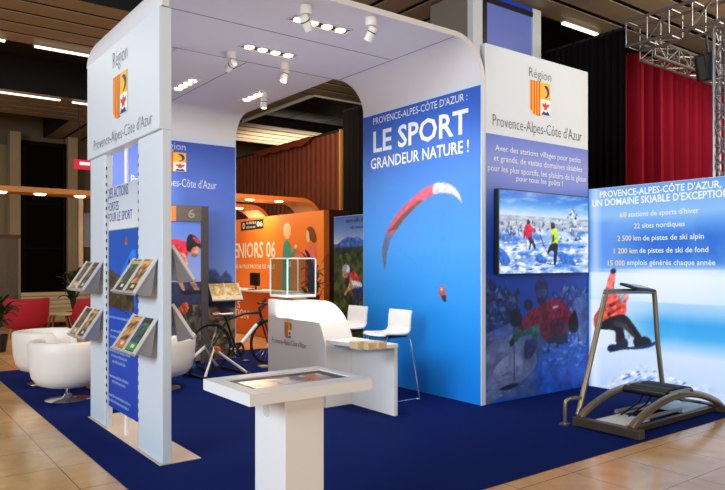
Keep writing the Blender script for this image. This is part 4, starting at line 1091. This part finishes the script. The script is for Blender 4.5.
# ---- home trainer
tr = thing('home_trainer', 'white home trainer stand with orange knob holding the bicycle rear wheel', 'trainer', (0, 0, 0))
TW = mat('white_trainer_paint', (226, 222, 216), .35)
for s in (-1, 1):
    y = .13*s
    m = MB().tube([(-.30, y*3.0, .02), (-.02, y, WR+.02), (.34, y*3.2, .02)], [.02, .026, .02], 10); m.build('side_frame', TW, tr, smooth=True)
    MB().tube([(0, y*.46, WR+.035), (0, y*1.1, WR+.035)], .02, 10).build('axle_clamp', STEEL, tr)
for x, w in ((-.30, .42), (.34, .44)):
    MB().tube([(x, -w, .024), (x, w, .024)], .02, 10).build('foot_bar', BLACK, tr)
    for s in (-1, 1): MB().lathe([(0, 0), (.03, 0), (.03, .04), (0, .04)], 12, (x, s*w, 0.005), None).build('rubber_foot', BLACK, tr)
MB().lathe([(0, -.04), (.065, -.04), (.07, 0), (.065, .04), (0, .04)], 20, (-.36, -.10, .16), (0, 1, 0)).build('resistance_unit', mat('blue_unit', (30, 96, 190), .4), tr, smooth=True)
MB().tube([(-.36, .1, .12), (-.36, -.2, .12)], .025, 12).tube([(-.36, 0, .12), (-.30, 0, .03)], .02, 8).build('roller', DARKM, tr)
MB().tube([(0, -.15, WR+.03), (0, -.23, WR+.03)], .032, 12).build('orange_knob', mat('orange_knob', (236, 110, 30), .4), tr, smooth=True)
tr.location = (BP.x, BP.y, .008); tr.rotation_euler = (0, 0, BA)
fx = BP+Matrix.Rotation(BA, 3, 'Z') @ Vector((.97, 0, 0))
one(MB().box(-.16, .16, -.06, .06, .0, .028), 'wheel_block', mat('pale_block', (200, 180, 150), .6), 'flat pale riser block under the bicycle front wheel', 'block', bevel=.006).location = (fx.x, fx.y, .008)
# ================================================================ ski trainer on the right
st = thing('ski_trainer', 'steel ski simulator with arched rails and tall handlebar in front of the light wall', 'ski trainer', (6.3, 3.6, 0))
TUBEM = mat('bronze_grey_tube', (150, 138, 118), .3, .75); DKB = mat('dark_bronze_beam', (84, 74, 62), .4, .5)
yn_, yf_ = 3.30, 3.82
MB().box(5.42, 5.50, 3.19, 3.87, .02, .10).build('end_beam', DKB, st, bevel=.006)
MB().box(7.08, 7.16, 3.19, 3.92, .02, .09).build('end_beam', DKB, st, bevel=.006)
for y in (yn_, yf_):
    pts = [(5.46+1.64*k/20, y, .09+.20*math.sin(PI*k/20)**.8) for k in range(21)]
    MB().tube(pts, .036, 12).build('arched_rail', TUBEM, st, smooth=True)
for y in (yn_+.075, yf_-.075):
    MB().box(5.49, 7.08, y-.025, y+.025, .02, .065).build('long_beam', DKB, st)
for x in (5.45, 7.12):
    for y in (3.24, 3.87): MB().lathe([(0, .008), (.03, .008), (.03, .02), (0, .02)], 12, (x, y, 0)).build('foot_pad', RUBBER, st)
MB().box(5.52, 5.98, 3.42, 3.72, .065, .08).build('printed_plate', mat('pale_plate', (206, 206, 200), .4, noise_amt=.15, noise_scale=14), st)
MB().box(6.55, 7.05, 3.40, 3.74, .065, .078).build('printed_plate', mat('pale_blue_plate', (170, 194, 214), .4), st)
# carriage
cx = 6.36; kz = -.045
for (a_, b_) in ((3.29, 3.355), (3.765, 3.83)):
    MB().box(cx-.18, cx+.18, a_, b_, .315+kz, .37+kz).build('carriage_side', mat('ochre_side', (120, 94, 56), .4), st, bevel=.01)
MB().box(cx-.18, cx+.18, 3.355, 3.765, .325+kz, .35+kz).build('carriage_deck', DKB, st)
for dx in (-.10, .10):
    MB().box(cx+dx-.062, cx+dx+.062, 3.36, 3.76, .352+kz, .385+kz).build('foot_board', mat('foot_board_black', (34, 32, 30), .6), st, bevel=.012)
    for y in (3.30, 3.82):
        MB().lathe([(0, -.025), (.032, -.025), (.036, 0), (.032, .025), (0, .025)], 16, (cx+dx*1.2, y, .332+kz), (0, 1, 0)).build('roller', BLACK, st, smooth=True)
MB().tube([(cx-.21, 3.34, .34+kz), (cx-.21, 3.78, .34+kz)], .036, 12).build('front_roller', BLACK, st, smooth=True)
MB().tube([(cx+.21, 3.34, .34+kz), (cx+.21, 3.78, .34+kz)], .036, 12).build('front_roller', BLACK, st, smooth=True)
for y in (3.48, 3.56, 3.64):
    MB().tube([(cx-.5, y, .10), (cx-.2, y, .18), (cx, y, .31), (cx+.3, y, .16), (cx+.7, y, .10)], .009, 6).build('elastic_band', BLACK, st)
for y in (3.40, 3.72): MB().tube([(5.9, y, .11), (6.5, y, .11)], .02, 8).build('damper', GREY, st)
# handlebar
HBX = [(5.55, 3.90, .09), (5.78, 3.90, .66), (5.985, 3.90, 1.19), (6.01, 3.90, 1.235), (6.07, 3.90, 1.255), (6.84, 3.90, 1.235), (6.89, 3.90, 1.22), (6.915, 3.90, 1.17), (6.98, 3.90, .66), (7.1, 3.90, .09)]
MB().tube(spl(HBX, 4, False), .026, 12).build('handlebar', TUBEM, st, smooth=True)
a = onY(624, 285, 3.9); b = onY(655, 292, 3.9)
M = Matrix.Translation((6.54, 3.87, 1.285)) @ Matrix.Rotation(math.radians(14), 4, 'X') @ Matrix.Rotation(math.radians(5), 4, 'Y')
cn = MB().box(-.19, .19, -.10, .10, -.014, .014, None, M).build('console', BLACK, st, bevel=.006)
MB().box(-.14, .14, -.07, .07, .014, .0155, None, M).build('console_screen', mat('console_glass', (60, 66, 80), .15), cn)
MB().tube(spl([(5.42, 3.95, .02), (5.42, 3.95, .19), (5.435, 3.945, .235), (5.48, 3.93, .25), (5.60, 3.90, .25)], 4, False), .019, 10).build('step_handle', TUBEM, st, smooth=True)
MB().box(5.38, 5.46, 3.91, 3.99, .008, .024).build('step_handle_foot', TUBEM, st)
st.location = Vector(st.location)+Vector((-.08, -.045, 0))
# ================================================================ orange stand behind
XO = 7.10
def o_at(px, py): return onX(px, py, XO)
ORG_ = mat('orange_panel_side', (228, 120, 40), .5)
t = thing('orange_wall', 'orange exhibition wall with lettering and two drawn figures behind the rear opening', 'wall panel', (XO, 13, 0))
oy0 = o_at(324, 230).y; oy1 = 17.0; zt = o_at(324, 210).z
MB().box(XO, XO+.12, oy0, oy1, 0.009, zt).build('panel', ORG_, t)
P = Pan('X', XO, .0008)
P.grid(-oy1, -oy0-.01, .02, zt-.01, 20, 12, lambda a, b: mixc(mixc((232, 104, 26), (244, 132, 44), a), (238, 130, 50), b*.6))
WC = (252, 236, 214)
P.text('SENIORS 06', 230.5, 275.5, 257.8, 243.5, WC, .01)
P.text('PARTENAIRE AU PLUS PROCHE DE VOUS', 224, 275, 268, 264.2, WC, .01)
P.poly([(241, 222), (263.5, 218.5), (263.5, 228.5), (241, 231)], (36, 28, 22))
P.text('06', 257, 262.5, 226.6, 221.5, (226, 216, 200), .02); P.text('0', 242.5, 245, 229, 223, (226, 216, 200), .02)
P.words(246.5, 256, 224.5, 2.2, (200, 190, 176), 3); P.words(246.5, 256, 228.6, 2.0, (200, 190, 176), 4)
def og(x, y): return (230+x/4.904, 200+y/4.904)
def po(L, col, s=0): P.poly([og(*p) for p in L], col, s)
po([(262, 150), (268, 122), (285, 112), (298, 130), (298, 165), (285, 192), (268, 180)], (240, 196, 160), 4)
po([(264, 150), (268, 122), (285, 112), (298, 128), (290, 122), (275, 130), (272, 160)], (226, 214, 196), 3)
po([(260, 235), (272, 198), (285, 200), (300, 225), (300, 262), (320, 232), (330, 238), (308, 284), (296, 290), (292, 340), (262, 335)], (70, 150, 140), 3)
po([(256, 330), (298, 330), (304, 458), (288, 460), (280, 370), (274, 460), (256, 460)], (92, 162, 150))
po([(316, 226), (326, 216), (332, 232), (322, 240)], (244, 200, 164), 3)
po([(378, 150), (384, 140), (392, 200), (380, 205), (376, 180)], (240, 196, 160), 3)
po([(378, 142), (395, 130), (414, 145), (426, 190), (418, 208), (404, 205), (392, 190), (390, 160)], (120, 62, 30), 3)
po([(330, 232), (345, 245), (372, 262), (388, 226), (415, 218), (424, 260), (420, 300), (372, 300), (350, 275), (328, 246)], (232, 110, 100), 3)
po([(372, 296), (422, 296), (432, 420), (368, 420)], (206, 50, 70)); po([(380, 420), (400, 420), (398, 460), (384, 460)], (240, 196, 160)); po([(286, 300), (300, 300), (306, 330), (288, 330)], (190, 200, 210))
P.mb.build('printed_graphic', PRINT, t)
one(MB().box(XO+.125, XO+.62, oy0+.02, oy0+.14, .0, zt+.02), 'maroon_screen', mat('maroon_panel', (74, 22, 16), .6), 'dark maroon return panel at the right end of the orange wall', 'wall panel')
# counter
xc = 6.62; a = onX(268, 291, xc); ya = onX(285, 291, xc).y; yb = 15.6; zt2 = a.z
t = thing('info_desk', 'orange desk with white top before the orange wall, behind the bicycle', 'desk', (xc, 13, 0))
MB().box(xc-.04, xc+.44, ya-.03, yb, zt2-.04, zt2).build('worktop', WARM_WHITE, t, bevel=.004)
MB().box(xc, xc+.4, ya, yb, .009, zt2-.042).build('front', mat('deep_orange_front', (214, 92, 24), .5), t)
P = Pan('X', xc, .0008); P.text('S', 237.4, 240.3, 307.5, 300.5, WC); P.mb.build('lettering', PRINT, t); P.mb = MB(); P.text('TION', 234.5, 248.5, 317, 308.5, WC)
P.mb.build('lettering', PRINT, t)
m0 = onX(254.5, 291, xc+.12)
t = thing('monitor', 'black computer monitor standing on the white desk top of the orange stand', 'monitor', (xc+.15, m0.y, zt2))
MB().box(xc+.02, xc+.24, m0.y-.12, m0.y+.12, zt2, zt2+.015).build('base', BLACK, t)
MB().tube([(xc+.15, m0.y, zt2+.01), (xc+.15, m0.y, zt2+.14)], .02, 8).build('neck', BLACK, t)
dsp = MB().box(xc+.11, xc+.15, m0.y-.2, m0.y+.2, zt2+.08, zt2+.36).build('display', BLACK, t, bevel=.005)
MB().box(xc+.1085, xc+.11, m0.y-.18, m0.y+.18, zt2+.10, zt2+.34).build('screen', mat('dark_screen', (34, 22, 18), .1), dsp)
plant(Vector((6.5, 10.12, .008)), 1.5, 70, 'tall dry reddish pot plant in front of the orange wall', 9, .34, mat('dry_leaf', (112, 62, 34), .6, noise_amt=.5, noise_scale=7), .15, .34, .035)
# copper back drape with pleats
XCp = 8.5; y0, y1 = onX(341, 200, XCp).y, 21.0; zt = onX(341, 130, XCp).z
n = 260; g = [[Vector((XCp+.016*math.sin(i*1.05), y0+(y1-y0)*i/n, z)) for z in (0, zt*.5, zt)] for i in range(n+1)]
COP = mat('copper_cloth', (82, 28, 6), .55, noise_amt=.15, noise_scale=3)
cw = thing('copper_drape', 'tall copper brown pleated backdrop behind the orange wall', 'curtain', (XCp, (y0+y1)/2, 0))
MB().plate(g, .01).build('cloth', COP, cw, smooth=True)
MB().tube([(XCp, y0, zt), (XCp, y1, zt)], .03, 8).build('top_rail', DARKM, cw)
MB().box(XCp-.05, XCp+.05, y0-.05, y0, 0, zt).build('edge_post', mat('ochre_post', (170, 120, 50), .5), cw)
m = MB(); rr = random.Random(2)
for k in range(4):
    yc_ = onX(300-k*12, 150, XCp-.1).y; P_ = [(XCp-.12, yc_-.55+1.1*i/10, zt-.03-.13*math.sin(PI*i/10)) for i in range(11)]
    m.plate([[Vector((p[0], p[1], zt)), Vector((p[0]-.04, p[1], (p[2]+zt)/2)), Vector(p)] for p in P_], .01)
m.build('swag', mat('copper_swag', (90, 31, 7), .55), cw, smooth=True)
# curved canopies
def hook(yc, pxe, zl, lab, lamps, w=.9):
    xe = onY(pxe, 205, yc).x; rr_ = .55
    prof = [(5.2, zl), (xe-rr_, zl)]+[(xe-rr_+rr_*math.sin(k/10*PI/2), zl-rr_+rr_*math.cos(k/10*PI/2)) for k in range(1, 11)]+[(xe, 1.2)]
    pin = [(xe-.06, 1.2)]+[(xe-rr_+(rr_-.06)*math.sin(k/10*PI/2), zl-rr_+(rr_-.06)*math.cos(k/10*PI/2)) for k in range(10, 0, -1)]+[(xe-rr_, zl-.06), (5.2, zl-.06)]
    t = thing('curved_canopy', lab, 'canopy', (xe-.5, yc+w/2, 1.2), 'curved canopies of the orange stand')
    MB().prism(prof+pin, 'y', yc, yc+w).build('canopy_sheet', mat('cream_canopy', (236, 206, 160), .5), t, smooth=True)
    MB().prism([(p[0], p[1]+.015) for p in prof]+[(p[0], p[1]-.015) for p in pin], 'y', yc-.02, yc-.001).build('fascia_edge', mat('orange_edge', (206, 110, 44), .5), t)
    for px in lamps:
        x = onY(px, 200, yc+.2).x
        MB().lathe([(0, -.02), (.08, -.015), (.1, 0)], 16, (x, yc+.3, zl-.061)).build('downlight', BULB, t)
    li = bpy.data.lights.new('canopy_light', 'AREA'); li.size = .8; li.energy = 40; li.color = (1, .8, .55)
    lo = bpy.data.objects.new('canopy_light', li); COL.objects.link(lo); lo.location = (onY(lamps[0], 200, yc+.4).x, yc+.4, zl-.1)
hook(12.6, 322, 2.95, 'nearer curved canopy with downlights above the orange wall', (252, 281))
hook(14.6, 271, 2.93, 'farther curved canopy with a downlight, left of the nearer one', (241,))
# roll-up banner with road cyclist
XB = 5.95
a = onX(334, 217, XB); yb0, yb1, zb1 = 7.75, a.y, a.z
t = thing('roll_up_banner', 'roll-up banner with road cyclist beside the blue paraglider wall', 'banner', (XB, 8.2, 0))
MB().box(XB, XB+.01, yb0, yb1, .08, zb1).build('sheet', WHITE, t)
MB().box(XB-.08, XB+.1, yb0-.01, yb1+.01, .008, .09).build('cassette', GREY, t, bevel=.01)
MB().tube([(XB+.04, (yb0+yb1)/2, .08), (XB+.03, (yb0+yb1)/2, zb1)], .012, 8).build('support_pole', GREY, t)
P = Pan('X', XB)
def bn(a, b):
    z = .08+(zb1-.08)*b
    if z > 1.83: return ramp([(0, (186, 198, 222)), (.4, (120, 146, 196)), (1, (74, 112, 180))], (z-1.83)/(zb1-1.83))
    return mixc((34, 42, 22), (96, 104, 52), .5+fbm(a*3, b*5, 3.)*1.2)
P.begin(-yb1, -yb0, .09, zb1-.005, 60, 120, bn); P.grain = .2; P.shade = .3
def bb_(x, y): return (325+x/4.08, 190+y/4.08)
def pb2(L, col, s=0): P.poly([bb_(*p) for p in L], col, s)
pb2([(40, 232), (70, 205), (95, 188), (115, 195), (135, 190), (158, 205), (158, 235), (40, 238)], (62, 96, 166))
pb2([(40, 236), (158, 230), (158, 250), (40, 262)], (44, 56, 40))
pb2([(100, 340), (120, 332), (140, 360), (148, 400), (130, 410), (112, 400), (104, 370)], (196, 60, 60), 3); pb2([(104, 360), (120, 380), (118, 400), (96, 412), (84, 430), (78, 424), (92, 400), (100, 380)], (214, 150, 120), 3)
pb2([(108, 370), (146, 378), (148, 396), (116, 398)], (220, 224, 236), 3)
pb2([(70, 330), (74, 310), (90, 304), (102, 318), (100, 336), (84, 342)], (206, 212, 224), 3); pb2([(72, 336), (96, 340), (92, 356), (76, 356)], (190, 130, 100), 3)
pb2([(120, 405), (150, 395), (152, 420), (134, 450), (118, 470), (112, 460), (124, 430)], (40, 50, 110), 3)
P.end()
P.words(346, 365, 223, 3.2, (40, 54, 110), 5); P.words(350, 364, 229, 2.2, (40, 54, 110), 6)
for c, rad in (((78, 470), 34), ((152, 476), 32)):
    P.line([bb_(c[0]+rad*.6*math.cos(q*PI/10), c[1]+rad*math.sin(q*PI/10)) for q in range(21)], .8, (20, 20, 22))
P.mb.build('printed_graphic', PRINT, t)
# ================================================================ drapes, truss and tower on the right
def pleats(nm, m_, lab, axis, val, a0, a1, z0, z1, n, amp=.05, ph=0.):
    t = thing(nm, lab, 'curtain', (0, 0, 0)); g = []
    for i in range(n*6+1):
        s = a0+(a1-a0)*i/(n*6); o = amp*(math.sin(2*PI*i/6+ph+.8*math.sin(i*.13))+.35*math.sin(i*.37))
        g.append([Vector((val+o*(1-.2*k/4), s, z0+(z1-z0)*k/4)) if axis == 'X' else Vector((s, val+o*(1-.2*k/4), z0+(z1-z0)*k/4)) for k in range(5)])
    MB().plate(g, .008).build('cloth', m_, t, smooth=True)
    b = MB().tube([(val, a0, z1-.02), (val, a1, z1-.02)] if axis == 'X' else [(a0, val, z1-.02), (a1, val, z1-.02)], .025, 8); b.build('curtain_rail', DARKM, t)
    return t
VEL = mat('black_velvet', (14, 12, 12), .9, spec=.1)
XT, ZT = 10.06, 5.42
YT = onX(625, 60, XT).y
pleats('black_drape', VEL, 'tall black drape right of the white sign wall, beside the red curtain', 'X', XT, YT+.0, 8.2, 0, ZT, 16, .04)
pleats('black_drape', VEL, 'black drape between the copper backdrop and the paraglider wall', 'X', 8.42, 10.2, 11.9, 0, 4.85, 12, .04)
REDV = mat('red_velvet', (132, 4, 36), .8, spec=.2)
pleats('red_curtain', REDV, 'tall crimson pleated curtain under the aluminium truss', 'Y', YT+.32, onY(626, 100, YT+.32).x, 14.6, 0, onY(627, 53, YT+.32).z, 34, .15)
ALU = mat('truss_aluminium', (150, 150, 152), .35, .85)
def truss(p, q, w, n, lab, up=Vector((0, 0, 1)), leg=None):
    p = Vector(p); q = Vector(q); d = (q-p).normalized(); s = d.cross(up).normalized()*w/2; u = s.cross(d).normalized()*w/2
    t = thing('lighting_truss', lab, 'truss', p, 'aluminium truss around the red curtain')
    cs = [s+u, -s+u, -s-u, s-u]
    for c in cs: MB().tube([p+c, q+c], .025, 8).build('chord', ALU, t)
    m = MB(); L = q-p
    for k in range(n):
        for i in range(4):
            a, b = cs[i], cs[(i+1) % 4]
            if (k+i) % 2: a, b = b, a
            m.tube([p+L*k/n+a, p+L*(k+1)/n+b], .012, 6)
            m.tube([p+L*k/n+cs[i], p+L*k/n+cs[(i+1) % 4]], .012, 6)
    m.build('bracing', ALU, t)
    if leg: MB().tube([Vector((leg[0], leg[1], .0)), Vector((leg[0], leg[1], p.z))], .04, 10).build('upright', ALU, t)
    return t
tw = .40; YS = onX(626, 60, XT-.2).y
truss((XT+.0, YS, ZT-.2), (XT+.0, 3.2, ZT-.2), tw, 8, 'aluminium truss rising to the top right corner above the red curtain')
truss((XT+.19, YS-.14, 5.0), (14.8, YS-.14, 5.0), .26, 12, 'aluminium truss along the top edge of the red curtain', leg=(14.75, YS-.14))
yp = 4.67; xp_ = onY(722.5, 100, yp).x
truss((xp_, yp, .009), (xp_, yp, ZT-.4), .17, 20, 'upright aluminium truss tower at the right edge of the photo', Vector((0, 1, 0)))
p = onX(706, 47, 10.26)
t = thing('stage_light', 'black stage light hanging from the truss before the red curtain', 'stage light', p)
M = Matrix.Translation(p+Vector((0, 0, -.30))) @ Matrix.Rotation(math.radians(-18), 4, 'Y') @ Matrix.Rotation(math.radians(30), 4, 'Z')
MB().box(-.17, .17, -.14, .14, -.2, .2, None, M).build('lamp_housing', BLACK, t, bevel=.03)
MB().box(-.19, .19, -.015, .015, .2, .23, None, M).box(-.2, -.18, -.015, .015, 0, .23, None, M).box(.18, .2, -.015, .015, 0, .23, None, M).build('yoke', DARKM, t)
MB().tube([p+Vector((.07, 0, -.08)), Vector((10.26, p.y, ZT-.385))], .02, 8).build('clamp', DARKM, t)
# tower with blue screen
YW = 7.5
def w_at(px, py=20): return onY(px, py, YW)
xa, xb = w_at(476).x, w_at(541).x; yl = 8.5
t = thing('booth_tower', 'grey and white booth tower with a blue panel rising behind the white sign wall', 'tower', ((xa+xb)/2, 8, 0))
zt = 5.96
MB().box(w_at(473).x, w_at(482.5).x, YW, YW+.12, 0, zt).build('post', WHITE, t)
MB().box(w_at(533).x, xb, YW, YW+.12, 0, zt).build('post', WHITE, t)
MB().box(w_at(473).x, w_at(473).x+.06, YW+.125, yl, 0, zt).build('side_panel', mat('taupe_panel', (128, 120, 108), .5), t)
MB().box(w_at(482.5).x, w_at(488).x, YW+.02, YW+.10, 0, zt).build('mullion', BLACK, t)
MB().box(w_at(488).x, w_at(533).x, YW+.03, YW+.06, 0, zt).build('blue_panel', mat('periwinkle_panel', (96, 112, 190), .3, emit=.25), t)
zz = w_at(510, 9).z
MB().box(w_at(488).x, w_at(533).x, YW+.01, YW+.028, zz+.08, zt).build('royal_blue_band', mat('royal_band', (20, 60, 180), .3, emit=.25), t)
MB().box(w_at(488).x, w_at(533).x, YW-.0, YW+.029, zz, zz+.08).build('transom', BLACK, t)
# ================================================================ light
def area(name, loc, size, energy, col, target=None, size_y=None, spread=None):
    li = bpy.data.lights.new(name, 'AREA'); li.energy = energy; li.color = col; li.size = size
    if size_y: li.shape = 'RECTANGLE'; li.size_y = size_y
    if spread: li.spread = spread
    lo = bpy.data.objects.new(name, li); COL.objects.link(lo); lo.location = loc
    if target is not None: lo.rotation_euler = (Vector(target)-Vector(loc)).to_track_quat('-Z', 'Y').to_euler()
    return lo
area('hall_daylight', (-8, 1.8, 4.4), 5, 1180, (.80, .90, 1), (2.8, 6, 1.6), 3.5)
area('hall_front_glow', (1.5, -6.5, 2.6), 7, 340, (1, .86, .70), (3.6, 5, 2.4), 3.5)
area('hall_light', (6, -2, 5.8), 2.5, 200, (1, .9, .78), (6.3, 5, 1.5))
area('hall_light', (-1, 14, 5.8), 3, 170, (1, .86, .68))
area('hall_light', (-5, 21, 5.8), 3, 200, (1, .86, .68))
area('hall_light', (12, 3.5, 5.9), 2, 150, (1, .85, .68), (11.5, 6.6, 2.5))
area('hall_light', (6.4, 11.5, 4.6), 2, 130, (1, .78, .5), (7.6, 13.5, 1.5))
area('hall_light', (12.5, 21.2, 4.5), 3, 170, (1, .86, .66), (12.5, 21.2, 6), 2, 2.0)  # added upward fill, no fixture: brightens the slats beyond the rear opening
area('canopy_fill', (3.6, 6.3, .9), 1.6, 29, (.95, .92, 1), (3.6, 6.3, 4), 1.2)  # unseen upward fill added to brighten the underside of the canopy
def hall_spot(loc, tgt, e, ang, col=(1, .95, .88)):
    li = bpy.data.lights.new('hall_spot', 'SPOT'); li.energy = e; li.color = col; li.spot_size = math.radians(ang); li.spot_blend = .8; li.shadow_soft_size = .08
    lo = bpy.data.objects.new('hall_spot', li); COL.objects.link(lo); lo.location = loc; lo.rotation_euler = (Vector(tgt)-Vector(loc)).to_track_quat('-Z', 'Y').to_euler()
hall_spot((6.2, .8, 5.6), (6.35, 4.96, 3.3), 330, 34)
area('hall_light', (11, 1.5, 3.2), 2.5, 160, (1, .84, .64), (11, 5, 6))  # added upward fill without a fixture, lifts the slatted ceiling at right
wd = bpy.data.worlds.new('hall_air'); SC.world = wd; wd.use_nodes = True
wd.node_tree.nodes['Background'].inputs[0].default_value = (.9, .85, .8, 1); wd.node_tree.nodes['Background'].inputs[1].default_value = .05
# ================================================================ camera
cam = bpy.data.cameras.new('camera'); co = bpy.data.objects.new('camera', cam); COL.objects.link(co)
co.location = (0, 0, CAMH); co.rotation_euler = (PI/2, 0, math.atan2(-SS, CC))
cam.sensor_width = 36; cam.lens = FPX/725*36; cam.shift_y = (CY-245)/725; cam.clip_end = 200; cam.clip_start = .05
SC.camera = co
vs_ = SC.view_settings; vs_.view_transform = 'Standard'; vs_.look = 'None'; vs_.gamma = 1; vs_.exposure = 0; vs_.use_curve_mapping = False
